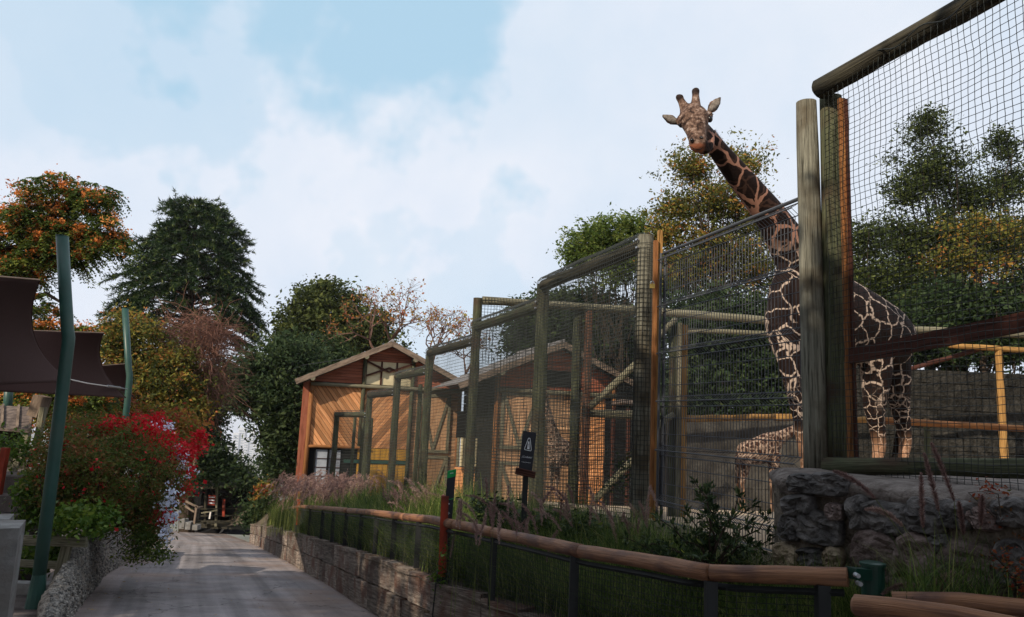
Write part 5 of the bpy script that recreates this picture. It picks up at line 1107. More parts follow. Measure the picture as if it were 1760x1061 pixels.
def grassbed(name, label, ys, nblade, L0, plumes, seed, bw=.004, frm=.1, to=.75, cat='ornamental grass', per=14):
    rng = np.random.default_rng(seed); y = ys[0] + (ys[1] - ys[0]) * rng.random(nblade // per); s = frm + (to - frm) * rng.random(len(y)); cl = []
    for yy, ss in zip(y, s): x = lerp(wallx(yy) + .12, fenx(yy), ss); cl.append((x, yy, bedz(x, yy) - .02))
    cl = np.repeat(np.array(cl), per, 0); cl[:, :2] += rng.normal(size=(len(cl), 2)) * .05; V = []; T = []
    blades(V, T, rng, cl, L0 * (.55 + .6 * rng.random(len(cl))), .12 + .75 * rng.random(len(cl)), bw)
    t = thing(name, label, cat, tuple(cl.mean(0)))
    npmesh('blades', np.concatenate(V), 4, L_blade, t, np.concatenate(T), kind='stuff')
    if plumes: 
        V = []; T = []; S = MB()
        for (x, yt, D, ln, lean, nb, r) in plumes:
            tip = P(x, yt, D); ang = lean + rng.normal() * .25; l_ = ln * (.8 + .4 * rng.random()); b_ = tip - Vector((sin(ang) * l_, rng.normal() * .04, cos(ang) * l_)); bend = (-sin(ang) * .12 * l_, 0, l_ * .22 * abs(sin(ang)) + .02)
            plume(V, T, rng, b_, tip, bend, r, nb); rt = Vector((b_.x - sin(ang) * .18, b_.y + .05, bedz(clamp(b_.x, wallx(b_.y), 50), b_.y)))
            S.tube([rt, rt.lerp(b_, .6) + Vector((-sin(ang) * .02, 0, .06)), b_], [.0028, .002, .0016], 3, caps=False)
        npmesh('plumes', np.concatenate(V), 3, L_plume, t, np.concatenate(T), kind='stuff'); S.build('stalks', mat_stalk, t, kind='stuff')
    return t
mat_stalk = solid('grass_stalk', (.14, .16, .05), (.08, .1, .03), 10, .8, 0)
rp_ = random.Random(77)
far = [(rp_.triangular(462, 665, 560), rp_.triangular(806, 862, 824), rp_.uniform(19, 25), .42, rp_.choice((-1, 1, 1)) * rp_.uniform(.1, .9), 60, .05) for _ in range(420)]
grassbed('fountain_grass', 'sunlit pinkish fountain grass along the far part of the bed before the first stable', (17, 31), 9000, .95, far, 61, bw=.007, to=.6)
mid = [(rp_.uniform(655, 770), rp_.triangular(820, 880, 835), rp_.uniform(12.5, 15.5), .34, rp_.uniform(-.9, -.1), 110, .036) for _ in range(75)]
grassbed('fountain_grass', 'fountain grass with mauve plumes behind the marker post in the middle of the bed', (11.5, 17), 9000, .85, mid, 62, bw=.005, to=.6)
near = [(rp_.uniform(780, 1120), rp_.triangular(815, 925, 870), rp_.uniform(6.6, 8.6), .27, rp_.uniform(-.9, .35), 220, .024) for _ in range(60)]
grassbed('fountain_grass', 'fountain grass with drooping mauve plumes around the caution sign', (6.4, 11.5), 17000, .62, near, 63, bw=.0032, to=.62)
grassbed('tall_grass', 'dark green tall grass behind the fine mesh below the handrail at the right', (4.5, 6.8), 12000, .5, None, 64, bw=.0028, to=.6)
grassbed('tall_grass', 'narrow strip of grass pressed against the railing mesh along the timber wall', (4.5, 22), 8000, .5, None, 65, bw=.003, frm=.05, to=.16)
def bigplumes():
    rng = np.random.default_rng(70); root = P(1640, 1040, 4.35); t = thing('fountain_grass', 'nearest fountain grass clump with long mauve plumes in front of the stone wall', 'ornamental grass', root)
    items = [((1505, 858), (1432, 810), .6), ((1552, 905), (1487, 876), .9), ((1586, 908), (1583, 812), 0), ((1614, 880), (1588, 778), .1), ((1640, 862), (1600, 760), .3), ((1656, 920), (1648, 862), 0), ((1686, 905), (1688, 850), 0), ((1585, 1010), (1515, 1022), .8), ((1590, 1020), (1642, 985), .9), ((1612, 1035), (1632, 990), .6)]
    for (bx_, by), (tx, ty), cv in items:
        V = []; T = []; D = 4.35 + rng.normal() * .08; b_ = P(bx_, by, D); tp = P(tx, ty, D - .05); l_ = (tp - b_).length
        plume(V, T, rng, b_, tp, (0, 0, l_ * .28 * cv), .019, 800); pm = npmesh('plume', np.concatenate(V), 3, L_plume, t, np.concatenate(T))
        r0 = P(1640 + rng.normal() * 30, 1050, 4.4); MB().tube([r0, r0.lerp(b_, .6) + Vector((0, 0, .03)), b_], [.003, .0024, .002], 4, caps=False).build('stalk', mat_stalk, t)
    n = 900; roots = np.array([tuple(P(1560 + 190 * rng.random(), 1060, 4.1 + .5 * rng.random())) for _ in range(n)]); V = []; T = []
    blades(V, T, rng, roots, .18 + .4 * rng.random(n) ** 2, .15 + .7 * rng.random(n), .0022); npmesh('blades', np.concatenate(V), 4, L_blade, t, np.concatenate(T), kind='stuff')
bigplumes()
# leathery shrub before the gate
def shrub():
    rng = np.random.default_rng(81); D = 5.7; root = P(1225, 985, D); t = thing('leathery_shrub', 'dark glossy leaved shrub standing in front of the mesh gate beside the stone wall', 'shrub', root); b = MB(); LV = []; LT = []
    tips = [(1195, 830), (1270, 850), (1320, 885), (1345, 915), (1155, 900), (1130, 890), (1230, 880), (1290, 900), (1180, 880), (1250, 930), (1310, 950), (1150, 945), (1200, 920), (1120, 950), (1280, 945), (1335, 960), (1180, 965), (1240, 905), (1215, 850), (1295, 870), (1100, 935), (1085, 960), (1265, 975), (1310, 985), (1075, 925)]
    for x, y in tips:
        tp = P(x, y, D + rng.normal() * .22); m_ = root.lerp(tp, .55) + Vector(rng.normal(size=3)) * .05; pts = [root, root.lerp(m_, .5) + Vector(rng.normal(size=3)) * .03, m_, m_.lerp(tp, .5) + Vector(rng.normal(size=3)) * .03, tp]; b.tube(pts, [.011, .009, .007, .005, .003], 5)
        for s in range(9):
            f = .35 + .65 * s / 8; fi = f * 4; i = min(3, int(fi)); q = pts[i].lerp(pts[i + 1], fi - i) + Vector(rng.normal(size=3)) * (.035 if s < 8 else 0); ax = (pts[i + 1] - pts[i]).normalized(); n = 11
            d = unit(rng, n) * .8 + np.array(ax) * .6 + np.array([0, 0, .25]); d /= np.linalg.norm(d, axis=1, keepdims=True); L = (.06 * (.7 + .6 * rng.random(n)))[:, None]; w = np.cross(d, unit(rng, n)); w /= np.linalg.norm(w, axis=1, keepdims=True); c = np.array(q) + rng.normal(size=(n, 3)) * .008
            LV.append(np.stack([c, c + d * L * .55 + w * .0085, c + d * L, c + d * L * .55 - w * .0085], 1).reshape(-1, 3)); LT.append(np.clip(rng.random(n) * .93 + (rng.random(n) > .985) * .5, 0, 1))
    b.build('stems', M_bark, t); npmesh('foliage', np.concatenate(LV), 4, L_shrub, t, np.concatenate(LT), kind='stuff')
shrub()
bb = [(850, 880, 25, 16, 9.3), (830, 870, 16, 14, 9.8), (950, 905, 30, 16, 8.6), (1000, 915, 35, 18, 8.0), (1050, 925, 30, 15, 7.6), (890, 895, 20, 14, 9)]
bush('low_shrub', 'low dark leafy shrubs along the foot of the stepped fence', 'shrub', bb, [('foliage', bb, L_shrub, .06, 150, 20, .09, .4, -.05, 0)], 82, Vector((.4, 8.9, .1)))
bc = [(1080, 810, 20, 40, 9.5), (1050, 830, 25, 20, 9.8)]
bush('climbing_plant', 'thin climber on the netting beside the grey top post of the fence', 'plant', bc, [('foliage', bc, L_shrub, .05, 26, 12, .09, .45, 0, .2)], 83, P(1075, 880, 9.5))
bn = [(1720, 880, 22, 35, 4.3), (1740, 960, 25, 40, 4.2), (1700, 850, 25, 20, 4.4), (1755, 1000, 20, 30, 4.1)]
bush('red_leaf_plant', 'sparse plant with small red leaves at the right edge before the stone wall', 'plant', bn, [('foliage', bn, L_nandina, .022, 75, 7, .03, .5, 0, 0)], 84, P(1748, 1060, 4.2))
bv = [(768, 950, 12, 14, 8.7), (752, 985, 12, 20, 8.75), (775, 930, 10, 8, 8.75), (760, 1010, 8, 20, 8.72)]
bush('climbing_plant', 'small green climber winding round the foot of the marker post', 'plant', bv, [('foliage', bv, L_hedge, .045, 30, 9, .04, .4, -.1, 0)], 85, P(760, 1050, 8.75))
# fallen leaves
rng = np.random.default_rng(90); n = 420; yy = 7 + 32 * rng.random(n) ** 1.4; xx = []
for v in yy:
    e = rng.random(); e = e ** 2.5 if rng.random() < .6 else 1 - e ** 2.5; xx.append(lerp(leftx(v) + .1, wallx(v) - .1, e))
xx = np.array(xx); cen = np.stack([xx, yy, np.array([pz(v) + .025 for v in yy])], 1); V = leaves(rng, cen, .045, .6); V[:, 2] = np.repeat(cen[:, 2], 4) + (V[:, 2] - np.repeat(cen[:, 2], 4)) * .25
npmesh('fallen_leaves', V, 4, L_fallen, None, rng.random(n), kind='stuff', label='dry leaves scattered along both edges of the path', cat='leaves')
# wires over the path
for lab, pts, r in (('thin sagging cable from the dark trees to the second stable', [(395, 650, 40), (470, 648, 36), (520, 628, 32), (640, 610, 30)], .012), ('loose cables hanging in front of the gap beside the araucaria', [(355, 640, 34), (385, 670, 34), (405, 690, 34), (450, 690, 34)], .016)):
    q = [P(*p) for p in pts]; MB().tube(q, r, 4).build('cable', M_blackmetal, label=lab, cat='cable')
# unseen trees added behind and beside the viewer to shade the foreground
def shadetree(label, c, r, seed, n, base, per=60, size=.3):
    rng = np.random.default_rng(seed); t = thing('added_shade_tree', label, 'tree', base); B = [(Vector(c) + Vector((rng.normal() * r * .45, rng.normal() * r * .45, rng.normal() * r * .2)), (r * .6, r * .6, r * .42)) for _ in range(7)]
    cen, idx, cc = cloud(rng, B, n, per, .45, inner=.1)
    npmesh('crown', leaves(rng, cen, size, .6), 4, L_olive, t, np.clip(rng.random(n)[idx] * .6 + rng.random(len(idx)) * .4, 0, 1), kind='stuff')
    b = MB(); b.tube([base, Vector(base).lerp(Vector(c), .5), c], [.4, .32, .15], 10); branchset(b, Vector(base), cc, rng, .4, Vector(c), 25); b.build('trunk', M_barkpale, t)
SH = []
SH_LIST = [
 ('broad unseen tree added for shade behind the viewer on the left', (-10, -3, 8.0), 4.2, 101, 340, (-9.5, -3, .3)),
 ('unseen tree added for shade left of the path beside the viewer', (-14.5, 3, 8.0), 3.8, 102, 260, (-14, 3, -.8)),
 ('unseen tree added for shade behind the viewer and right of the broad one', (-4, -4, 8.8), 4.0, 103, 330, (-4, -8, .6)),
 ('unseen tree added for shade whose crown reaches over the viewer', (1.5, -1.5, 10.5), 3.4, 109, 260, (2, -5, .6)),
 ('unseen bushy tree added for shade far behind the viewer on the left', (-9, -9, 3.5), 4.0, 105, 200, (-9, -9, .6)),
 ('unseen tall tree added for shade at the right of the viewer', (12, -1, 7), 4.2, 107, 220, (12, 0, .6)),
]
# ------------------------------------------------------------------ giraffes
def coat(name, scale, dark, line, legline, edge=.075):
    mt, nt, b = newmat(name); L = nt.links.new; N = nt.nodes.new; tc = N('ShaderNodeTexCoord')
    n = N('ShaderNodeTexNoise'); n.inputs['Scale'].default_value = scale * 1.3; n.inputs['Detail'].default_value = 3; L(tc.outputs['Object'], n.inputs['Vector'])
    s = N('ShaderNodeVectorMath'); s.operation = 'SUBTRACT'; s.inputs[1].default_value = (.5, .5, .5); L(n.outputs['Color'], s.inputs[0]); s2 = N('ShaderNodeVectorMath'); s2.operation = 'SCALE'; s2.inputs['Scale'].default_value = .16 / (scale / 4); L(s.outputs[0], s2.inputs[0])
    ad = N('ShaderNodeVectorMath'); ad.operation = 'ADD'; L(tc.outputs['Object'], ad.inputs[0]); L(s2.outputs[0], ad.inputs[1])
    def att(nm): a = N('ShaderNodeAttribute'); a.attribute_name = nm; return a.outputs['Fac']
    def vor(sc, e0, e1):
        v = N('ShaderNodeTexVoronoi'); v.feature = 'DISTANCE_TO_EDGE'; v.inputs['Scale'].default_value = sc; v.inputs['Randomness'].default_value = .82; L(ad.outputs[0], v.inputs['Vector'])
        m_ = N('ShaderNodeMapRange'); m_.inputs[1].default_value = e0; m_.inputs[2].default_value = e1; L(v.outputs['Distance'], m_.inputs[0]); return m_.outputs[0]
    big = vor(scale, edge * .7, edge * 1.5); small = vor(scale * 2.1, edge * 1.1, edge * 1.6); nkv = vor(scale * .82, edge * 1.5, edge * 1.75)
    mk = N('ShaderNodeMix'); L(att('neck'), mk.inputs[0]); L(big, mk.inputs[2]); L(nkv, mk.inputs[3]); big = mk.outputs[0]
    mx = N('ShaderNodeMix'); L(att('leg'), mx.inputs[0]); L(big, mx.inputs[2]); L(small, mx.inputs[3]); patch = mx.outputs[0]
    nf = N('ShaderNodeTexNoise'); nf.inputs['Scale'].default_value = 60; nf.inputs['Detail'].default_value = 5; L(tc.outputs['Object'], nf.inputs['Vector'])
    dk = ramp(nt, nf.outputs['Fac'], [(.3, tuple(v * .6 for v in dark)), (.7, tuple(min(1, v * 1.5) for v in dark))])
    lc = N('ShaderNodeMix'); lc.data_type = 'RGBA'; L(att('neck'), lc.inputs[0]); lc.inputs[6].default_value = (*legline, 1); lc.inputs[7].default_value = (*line, 1)
    c1 = N('ShaderNodeMix'); c1.data_type = 'RGBA'; L(patch, c1.inputs[0]); L(lc.outputs[2], c1.inputs[6]); L(dk, c1.inputs[7])
    # lower legs fade to tan with pale edges
    lg = N('ShaderNodeMix'); lg.data_type = 'RGBA'; L(att('shank'), lg.inputs[0]); L(c1.outputs[2], lg.inputs[6]); lg.inputs[7].default_value = (.36, .2, .12, 1)
    # head
    nh = N('ShaderNodeTexNoise'); nh.inputs['Scale'].default_value = 17; nh.inputs['Detail'].default_value = 8; nh.inputs['Roughness'].default_value = .7; L(tc.outputs['Object'], nh.inputs['Vector'])
    hc = ramp(nt, nh.outputs['Fac'], [(.38, (.012, .008, .007)), (.47, (.085, .05, .037)), (.56, (.18, .115, .085)), (.66, (.38, .31, .27))])
    h1 = N('ShaderNodeMix'); h1.data_type = 'RGBA'; L(att('head'), h1.inputs[0]); L(lg.outputs[2], h1.inputs[6]); L(hc, h1.inputs[7])
    h2 = N('ShaderNodeMix'); h2.data_type = 'RGBA'; L(att('muzzle'), h2.inputs[0]); L(h1.outputs[2], h2.inputs[6]); h2.inputs[7].default_value = (.24, .09, .05, 1)
    h3 = N('ShaderNodeMix'); h3.data_type = 'RGBA'; L(att('knob'), h3.inputs[0]); L(h2.outputs[2], h3.inputs[6]); h3.inputs[7].default_value = (.03, .02, .018, 1)
    L(h3.outputs[2], b.inputs['Base Color']); b.inputs['Roughness'].default_value = .75; b.inputs['Specular IOR Level'].default_value = .1; b.inputs['Sheen Weight'].default_value = 0
    nb_ = N('ShaderNodeTexNoise'); nb_.inputs['Scale'].default_value = 30; nb_.inputs['Detail'].default_value = 6; L(tc.outputs['Object'], nb_.inputs['Vector'])
    bp = N('ShaderNodeBump'); bp.inputs['Strength'].default_value = .35; bp.inputs['Distance'].default_value = .02; L(nb_.outputs['Fac'], bp.inputs['Height']); L(bp.outputs[0], b.inputs['Normal'])
    return mt
def catmull(pts, sub):
    out = []
    n = len(pts)
    for i in range(n - 1):
        p = [pts[max(0, i - 1)], pts[i], pts[i + 1], pts[min(n - 1, i + 2)]]
        for k in range(sub):
            t = k / sub; out.append([.5 * (2 * b_ + (c - a) * t + (2 * a - 5 * b_ + 4 * c - d) * t * t + (3 * b_ - a - 3 * c + d) * t ** 3) for a, b_, c, d in zip(*p)])
    out.append(list(pts[-1])); return out
def loft(b, secs, side, n=20, sub=5):
    "secs: (x,y,z, r_side, r_other); side = vector for first radius"
    S = catmull([tuple(s) for s in secs], sub); m_ = len(S); vs = []; fs = []; side = Vector(side)
    for i, s in enumerate(S):
        d = (Vector(S[min(i + 1, m_ - 1)][:3]) - Vector(S[max(i - 1, 0)][:3])).normalized(); x = (side - d * side.dot(d)).normalized(); y = d.cross(x)
        for k in range(n):
            a = 2 * pi * k / n; vs.append(Vector(s[:3]) + x * cos(a) * max(.003, s[3]) + y * sin(a) * max(.003, s[4]))
    for i in range(m_ - 1):
        for k in range(n): fs.append((i * n + k, i * n + (k + 1) % n, (i + 1) * n + (k + 1) % n, (i + 1) * n + k))
    fs.append(tuple(range(n))[::-1]); fs.append(tuple(range((m_ - 1) * n, m_ * n))); b.add(vs, fs)
def remeshed(b, voxel, smooth_it=4):
    me = bpy.data.meshes.new('t'); me.from_pydata(b.v, [], b.f); me.update(); o = bpy.data.objects.new('t', me); COL.objects.link(o)
    r = o.modifiers.new('r', 'REMESH'); r.mode = 'VOXEL'; r.voxel_size = voxel; s = o.modifiers.new('s', 'SMOOTH'); s.factor = .5; s.iterations = smooth_it
    bpy.context.view_layer.update(); me2 = bpy.data.meshes.new_from_object(o.evaluated_get(bpy.context.evaluated_depsgraph_get())); bpy.data.objects.remove(o); return me2
def addattr(me, name, fn):
    n = len(me.vertices); c = np.empty(n * 3, np.float32); me.vertices.foreach_get('co', c); c = c.reshape(-1, 3); a = me.attributes.new(name, 'FLOAT', 'POINT'); a.data.foreach_set('value', np.clip(fn(c), 0, 1).astype(np.float32))
M_coat = coat('giraffe_coat', 3.6, (.014, .008, .007), (.36, .175, .12), (.42, .33, .27), edge=.032)
M_coatcalf = coat('giraffe_calf_coat', 10, (.04, .018, .012), (.32, .22, .16), (.36, .27, .21), edge=.06)
M_eye = solid('eye_gloss', (.006, .005, .005), (.004, .003, .003), 5, .12, 0, spec=.6)
M_earin = solid('ear_inner_hair', (.36, .32, .28), (.04, .03, .027), 16, .9, .3, src='obj')
M_hair = solid('dark_hair', (.03, .018, .013), (.015, .01, .008), 30, .9, .4)
M_mane = solid('mane', (.13, .05, .03), (.06, .025, .015), 30, .9, .4)
M_hoof = solid('hoof', (.04, .03, .025), (.02, .016, .013), 10, .6, .2)
def smoothstep(x, a, b_): t = np.clip((x - a) / (b_ - a), 0, 1); return t * t * (3 - 2 * t)
def big_giraffe():
    base = Vector((Xat(1450, 10.2, .4), 10.2, .4)); t = thing('giraffe', 'adult giraffe leaning its neck and face over the mesh gate behind the tall posts', 'giraffe', base)
    b = MB(); side = (-F).normalized()
    def S(x, y, D, ry, rs): v = P(x, y, D); return (v.x, v.y, v.z, rs, ry / K * D)
    # trunk, chest to rump ; radii: (towards viewer, up)
    loft(b, [S(1338, 545, 9.85, 36, .14), S(1352, 540, 9.88, 72, .27), S(1375, 540, 9.92, 92, .34), S(1410, 548, 10.05, 90, .42), S(1450, 556, 10.25, 74, .46), S(1490, 568, 10.45, 62, .45), S(1522, 583, 10.6, 54, .38), S(1546, 598, 10.7, 40, .27), S(1558, 606, 10.75, 18, .12)], side)
    # withers and neck
    loft(b, [S(1418, 525, 10.0, 60, .26), S(1398, 485, 9.95, 52, .25), S(1374, 448, 9.85, 42, .24), S(1350, 412, 9.75, 34, .22), S(1322, 368, 9.6, 27.5, .19), S(1292, 330, 9.45, 24, .165), S(1262, 293, 9.3, 21, .145), S(1238, 263, 9.15, 17.5, .125), S(1220, 240, 9.05, 16, .12), S(1205, 218, 9.08, 12, .1)], side)
    loft(b, [S(1362, 470, 9.8, 30, .16), S(1345, 505, 9.8, 22, .2), S(1342, 560, 9.82, 26, .2), S(1352, 610, 9.85, 20, .14)], side)
    hoofs = []
    def leg(pts, front=True):
        secs = []
        for x, y, D, r in pts: v = P(x, y, D); secs.append((v.x, v.y, v.z, r, r))
        loft(b, secs, side, n=14)
        v = secs[-1]; hoofs.append(Vector(v[:3]))
    zf = lambda x, D, z: None
    def gy(D): # row of the ground at depth D near x~1400
        return 530
    def groundrow(x, D, z):
        lo, hi = 600, 1100
        for _ in range(30):
            mid_ = (lo + hi) / 2
            if P(x, mid_, D).z > z: lo = mid_
            else: hi = mid_
        return lo
    for pts in ([(1350, 560, 9.72, .2), (1356, 615, 9.68, .155), (1366, 670, 9.65, .115), (1374, 715, 9.62, .09), (1378, 742, 9.6, .088), (1380, 765, 9.6, .07), (1384, 800, 9.6, .058), (1386, 840, 9.6, .056)],
                [(1388, 560, 10.2, .2), (1392, 620, 10.22, .15), (1398, 690, 10.25, .1), (1402, 735, 10.25, .085), (1404, 765, 10.25, .06), (1404, 830, 10.25, .056)],
                [(1528, 600, 10.75, .27), (1538, 645, 10.8, .22), (1545, 690, 10.85, .15), (1553, 735, 10.9, .1), (1556, 760, 10.92, .088), (1552, 790, 10.9, .068), (1549, 830, 10.9, .06)],
                [(1502, 600, 10.3, .25), (1506, 650, 10.3, .2), (1503, 700, 10.3, .14), (1509, 745, 10.35, .1), (1511, 768, 10.37, .088), (1507, 800, 10.35, .066), (1504, 835, 10.35, .06)]):
        x, y, D, r = pts[-1]; pts.append((x + 1, groundrow(x, D, encz(D) + .14), D, r)); pts.append((x - 1, groundrow(x, D, encz(D) + .02), D - .03, r * 1.25)); leg(pts)
    # tail root
    # head, built in camera directions around the face centre
    HC = P(1194, 214, 8.85); px_ = 8.85 / K
    d0_ = (HC - CAM).dot(F); px_ = d0_ / K
    def H(x, y, w): return CAM + (F * K + RR * (x - 880) - UU * (y - 530.5)) * ((d0_ - w) / K)
    lat = (RR * .95 + UU * .28 - F * -.05).normalized()
    def HS(x, y, w, rl, rd): v = H(x, y, w); return (v.x, v.y, v.z, rl, rd)
    loft(b, [HS(1200, 190, -.2, .07, .06), HS(1190, 191, -.1, .13, .1), HS(1191, 198, -.02, .172, .13), HS(1193, 206, .05, .182, .135), HS(1195, 217, .13, .15, .12), HS(1197, 229, .21, .118, .1), HS(1199, 240, .28, .108, .09), HS(1201, 249, .31, .112, .085), HS(1203, 256, .31, .09, .06), HS(1204, 261, .29, .04, .03)], lat, n=24)
    loft(b, [HS(1205, 222, -.1, .1, .1), HS(1213, 238, .0, .11, .1), HS(1212, 252, .13, .1, .07), HS(1208, 262, .22, .06, .04)], lat, n=16)      # jaw and throat
    loft(b, [HS(1184, 190, .05, .05, .05), HS(1183, 200, .12, .06, .055), HS(1190, 212, .18, .035, .03)], lat, n=12)            # median bump
    for a_, c_, w0 in (((1180, 192), (1167.5, 167), -.06), ((1196, 190), (1195.5, 156), -.06)):                                       # ossicones
        loft(b, [HS(a_[0], a_[1] + 4, w0 + .02, .08, .07), HS(lerp(a_[0], c_[0], .35), lerp(a_[1], c_[1], .35), w0 - .03, .06, .055), HS(lerp(a_[0], c_[0], .75), lerp(a_[1], c_[1], .75), w0 - .06, .046, .044), HS(c_[0], c_[1] - 1, w0 - .07, .05, .046), HS(c_[0] - .3, c_[1] - 4, w0 - .075, .025, .025)], lat, n=12)
    for x, y in ((1168, 207), (1220, 199)):                                                                                    # brow ridges
        loft(b, [HS(x, y - 6, 0, .03, .03), HS(x, y, .03, .042, .04), HS(x, y + 9, .06, .03, .03)], lat, n=10)
    for x, y in ((1190, 240), (1206, 235)): loft(b, [HS(x, y - 4, .31, .03, .02), HS(x, y, .345, .034, .026), HS(x, y + 6, .34, .03, .02)], lat, n=10)
    def ear(bx_, by, tx, ty, w0, w1, hw):
        a = H(bx_, by, w0); c = H(tx, ty, w1); ax = (c - a); L = ax.length; ax.normalize(); s_ = ax.cross(F).normalized(); secs = []
        for f, k in ((0, .35), (.15, .6), (.4, 1), (.65, .88), (.85, .5), (1, .1)): v = a.lerp(c, f); secs.append((v.x, v.y, v.z, hw * k, .018))
        loft(b, secs, s_, n=14)
        bb = MB(); vs = []
        for f, k in ((.1, .3), (.25, .62), (.45, .78), (.65, .7), (.82, .4), (.95, .1)): v = a.lerp(c, f) - F * .021; vs += [v - s_ * hw * k * .85, v - F * -.006, v + s_ * hw * k * .85]
        fs = []
        for i in range(5): fs += [(i * 3, i * 3 + 1, i * 3 + 4, i * 3 + 3), (i * 3 + 1, i * 3 + 2, i * 3 + 5, i * 3 + 4)]
        bb.add(vs, fs); o = bb.build('inner_ear', M_earin, t, smooth=True); md = o.modifiers.new('thickness', 'SOLIDIFY'); md.thickness = .004
    ear(1168, 213, 1137, 198, -.05, -.04, .062); ear(1216, 196, 1239, 167, -.05, -.06, .07)
    me = remeshed(b, .0165, 3)
    hcv = np.array(HC); Uv, Rv, Fv = np.array(UU), np.array(RR), np.array(F)
    def hp(c): d = c - np.array(CAM); dep = d @ Fv; return 880 + K * (d @ Rv) / dep, 530.5 - K * (d @ Uv) / dep, d0_ - dep
    def fhead(c): x, y, w = hp(c); return smoothstep(-((x - 1196) * .8 + (y - 216) * .22), -23, -16) * (np.abs(x - 1194) < 80) * (y < 300)
    addattr(me, 'head', fhead)
    def fmuz(c): x, y, w = hp(c); return smoothstep(y - .25 * np.abs(x - 1201), 243, 248) * fhead(c) * (w > .1)
    addattr(me, 'muzzle', fmuz)
    addattr(me, 'knob', lambda c: (lambda q: smoothstep(-q[1], -169, -163) * (np.abs(q[0] - 1182) < 22) * 1 * smoothstep(-(q[1] - .45 * np.abs(q[0] - 1196)), -163, -157) + (np.hypot(q[0] - 1167, q[1] - 167) < 5.5))(hp(c)))
    addattr(me, 'leg', lambda c: smoothstep(-(c[:, 2] - .4), -1.75, -1.3)); addattr(me, 'shank', lambda c: smoothstep(-(c[:, 2] - .4), -1.15, -.85) * .75)
    addattr(me, 'neck', lambda c: smoothstep(c[:, 2], 3.6, 4.0) * .9 + .0)
    print('giraffe verts', len(me.vertices))
    finish('body', me, M_coat, t, smooth=True)
    for x, y, w, nm in ((1220, 205, .075, 'eye'), (1171, 214, .06, 'eye')): MB().ell(H(x, y, w), (.036, .036, .042), None, 16, 10).build(nm, M_eye, t, smooth=True)
    v = H(1222, 198, .085); MB().tube([v - lat * .04, v + UU * .014 - F * .005, v + lat * .035], [.005, .007, .003], 6).build('eyelid', M_hair, t)
    for x, y in ((1189.5, 241), (1205, 237)): MB().ell(H(x, y, .372), (.024, .022, .019), None, 10, 6).build('nostril', M_eye, t, smooth=True)
    MB().tube([H(1186, 252, .36), H(1194, 256.5, .385), H(1203, 257, .385), H(1212, 251, .35)], [.004, .007, .007, .004], 6).build('mouth_line', M_hair, t)
    # white wrinkle streaks of the throat
    rngm = np.random.default_rng(3); V = []
    crest = catmull([tuple(P(x, y, D + .02)) for x, y, D in ((1226, 226, 9.1), (1254, 262, 9.2), (1283, 297, 9.35), (1315, 336, 9.5), (1345, 372, 9.7), (1378, 402, 9.8))], 22)
    c = np.array(crest)
    for i in range(len(c) - 1):
        n = 26; f = rngm.random((n, 1)); p = c[i] * (1 - f) + c[i + 1] * f; d = np.array([.55, .1, .6]) + rngm.normal(size=(n, 3)) * .2; w = np.array([[.5, .6, -.3]]) * .004; l_ = .055 + .03 * rngm.random((n, 1)); p = p - d * .03
        V.append(np.stack([p - w, p + w, p + d * l_], 1).reshape(-1, 3))
    npmesh('mane', np.concatenate(V), 3, M_mane, t, None, kind='stuff')
    MB().tube([P(1556, 590, 10.95), P(1561, 640, 11.0), P(1556, 690, 11.0), P(1548, 725, 10.98)], [.05, .03, .02, .018], 8).build('tail', M_coat, t, smooth=True)
    b2 = MB()
    for k in range(40):
        q = P(1548 + RND.uniform(-3, 3), 722, 10.98); b2.tube([q, P(1544 + RND.uniform(-6, 6), 755, 10.97), P(1540 + RND.uniform(-8, 8), 786, 10.96)], [.008, .007, .002], 3, caps=False)
    b2.build('tail_tuft', M_hair, t)
    for k, v in enumerate(hoofs): MB().tube([(v.x, v.y, encz(v.y) - .02), (v.x, v.y, encz(v.y) + .1)], [.088, .07], 12).build('hoof', M_hoof, t)
big_giraffe()
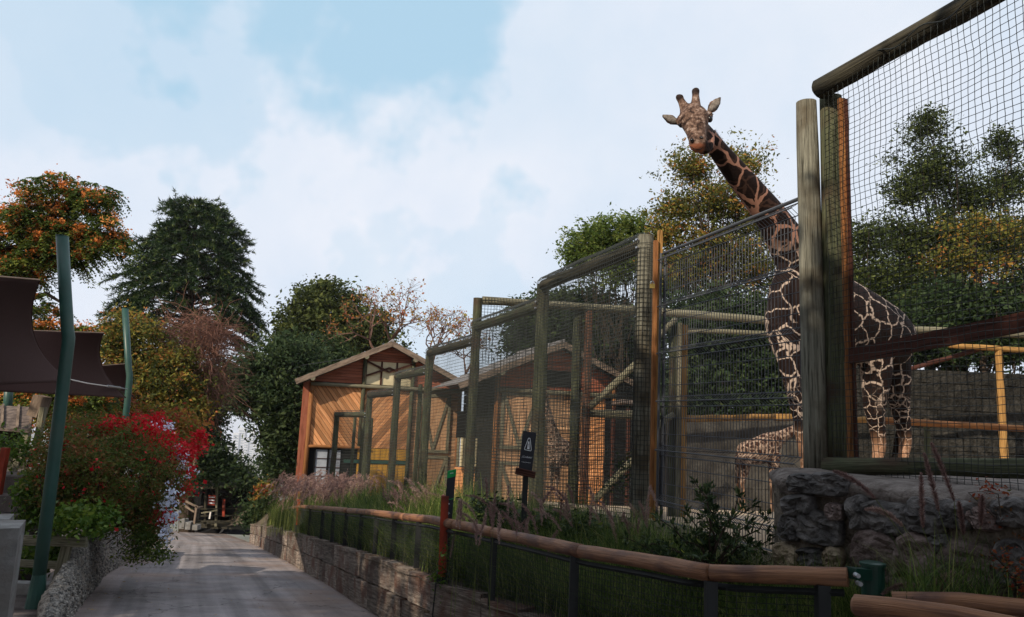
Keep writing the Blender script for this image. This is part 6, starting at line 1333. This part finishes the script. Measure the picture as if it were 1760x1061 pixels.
def small_giraffe(label, x, D, scale, heading, necktilt, headturn=0):
    X = Xat(x, D, .5); base = Vector((X, D, encz(D))); t = thing('giraffe', label, 'giraffe', base); b = MB(); sd = (0, 1, 0); s = scale   # local: faces +x
    loft(b, [(-.95, 0, 2.3, .12, .15), (-.85, 0, 2.3, .28, .36), (-.5, 0, 2.35, .36, .48), (0, 0, 2.45, .38, .56), (.45, 0, 2.6, .33, .6), (.75, 0, 2.65, .24, .48), (.9, 0, 2.6, .12, .25)], sd)
    tx, tz = sin(necktilt), cos(necktilt); N0 = Vector((.5, 0, 2.8)); nk = [(0, .3, .44), (.4, .22, .3), (.9, .16, .22), (1.5, .13, .17), (2.0, .11, .14), (2.25, .1, .12)]
    loft(b, [(N0.x + tx * l, 0, N0.z + tz * l, a, c) for l, a, c in nk], sd)
    hx, hz_ = N0.x + tx * 2.25, N0.z + tz * 2.25
    loft(b, [(hx - .08, 0, hz_ + .02, .1, .1), (hx + .08, 0, hz_ + .04, .15, .14), (hx + .3, 0, hz_ - .08, .11, .1), (hx + .52, 0, hz_ - .22, .085, .075), (hx + .6, 0, hz_ - .28, .05, .04)], sd, n=14)
    for q in (-1, 1):
        loft(b, [(hx, q * .06, hz_ + .1, .045, .045), (hx - .06, q * .07, hz_ + .25, .035, .035), (hx - .07, q * .07, hz_ + .32, .04, .04)], (1, 0, 0), n=10)
        loft(b, [(hx - .05, q * .1, hz_ + .05, .03, .02), (hx - .1, q * .22, hz_ + .08, .06, .02), (hx - .12, q * .32, hz_ + .08, .02, .01)], (1, 0, 0), n=10)
        loft(b, [(.6, q * .2, 2.4, .2, .24), (.6, q * .2, 1.8, .12, .15), (.6, q * .19, 1.15, .08, .09), (.6, q * .19, .95, .055, .06), (.6, q * .19, .2, .05, .055), (.62, q * .19, .0, .075, .085)], sd, n=12)
        loft(b, [(-.7, q * .18, 2.2, .22, .32), (-.72, q * .2, 1.7, .13, .2), (-.85, q * .2, 1.1, .075, .09), (-.8, q * .2, .9, .055, .06), (-.75, q * .2, .2, .05, .055), (-.73, q * .2, 0, .075, .085)], sd, n=12)
    Rz = Matrix.Rotation(heading, 3, 'Z'); b.v = [tuple(Rz @ (Vector(v) * s) + base) for v in b.v]; me = remeshed(b, .03 * s, 2); z0 = base.z
    addattr(me, 'leg', lambda c: 0 * c[:, 2]); addattr(me, 'shank', lambda c: smoothstep(-(c[:, 2] - z0), -1.3 * s, -.95 * s) * .45); addattr(me, 'neck', lambda c: 0 * c[:, 2] + .5); addattr(me, 'head', lambda c: 0 * c[:, 2]); addattr(me, 'muzzle', lambda c: 0 * c[:, 2]); addattr(me, 'knob', lambda c: 0 * c[:, 2])
    finish('body', me, M_coatcalf, t, smooth=True)
    for q in (-1, 1): MB().ell(base + Rz @ (Vector((hx + .1, q * .13, hz_ + .03)) * s), (.025 * s * 1.4,) * 3, None, 8, 6).build('eye', M_eye, t, smooth=True)
    MB().tube([base + Rz @ (Vector(p) * s) for p in ((-.95, 0, 2.4), (-1.05, 0, 2.0), (-1.02, 0, 1.5))], [.04 * s, .025 * s, .02 * s], 6).build('tail', M_coatcalf, t); MB().tube([base + Rz @ (Vector(p) * s) for p in ((-1.02, 0, 1.5), (-1.0, 0, 1.1))], [.03 * s, .06 * s], 6).build('tail_tuft', M_hair, t)
small_giraffe('small giraffe with fine net pattern standing behind the mesh gate near the adult leg', 1306, 13.2, .42, radians(8), radians(62))
small_giraffe('young giraffe standing before the second stable behind the caution sign', 972, 20.0, .58, radians(215), radians(22))
# ------------------------------------------------------------------ added unseen trees that darken the foreground
for lab, c, r, seed, n, base in SH_LIST:
    shadetree(lab, c, r, seed, n, Vector(base))
# ------------------------------------------------------------------ air
hb = MB().box((0, 1970, -77), (5200, 2040, 95)); hm = bpy.data.materials.new('hazy_air'); hm.use_nodes = True; hn = hm.node_tree
for n_ in list(hn.nodes):
    if n_.type == 'BSDF_PRINCIPLED': hn.nodes.remove(n_)
pv = hn.nodes.new('ShaderNodeVolumePrincipled'); pv.inputs['Color'].default_value = (.93, .95, 1, 1); pv.inputs['Density'].default_value = .0002; pv.inputs['Anisotropy'].default_value = .2
hn.links.new(pv.outputs[0], hn.nodes['Material Output'].inputs['Volume'])
ho = hb.build('haze', hm, kind='stuff', label='pale thin haze that fades the distant city', cat='haze')
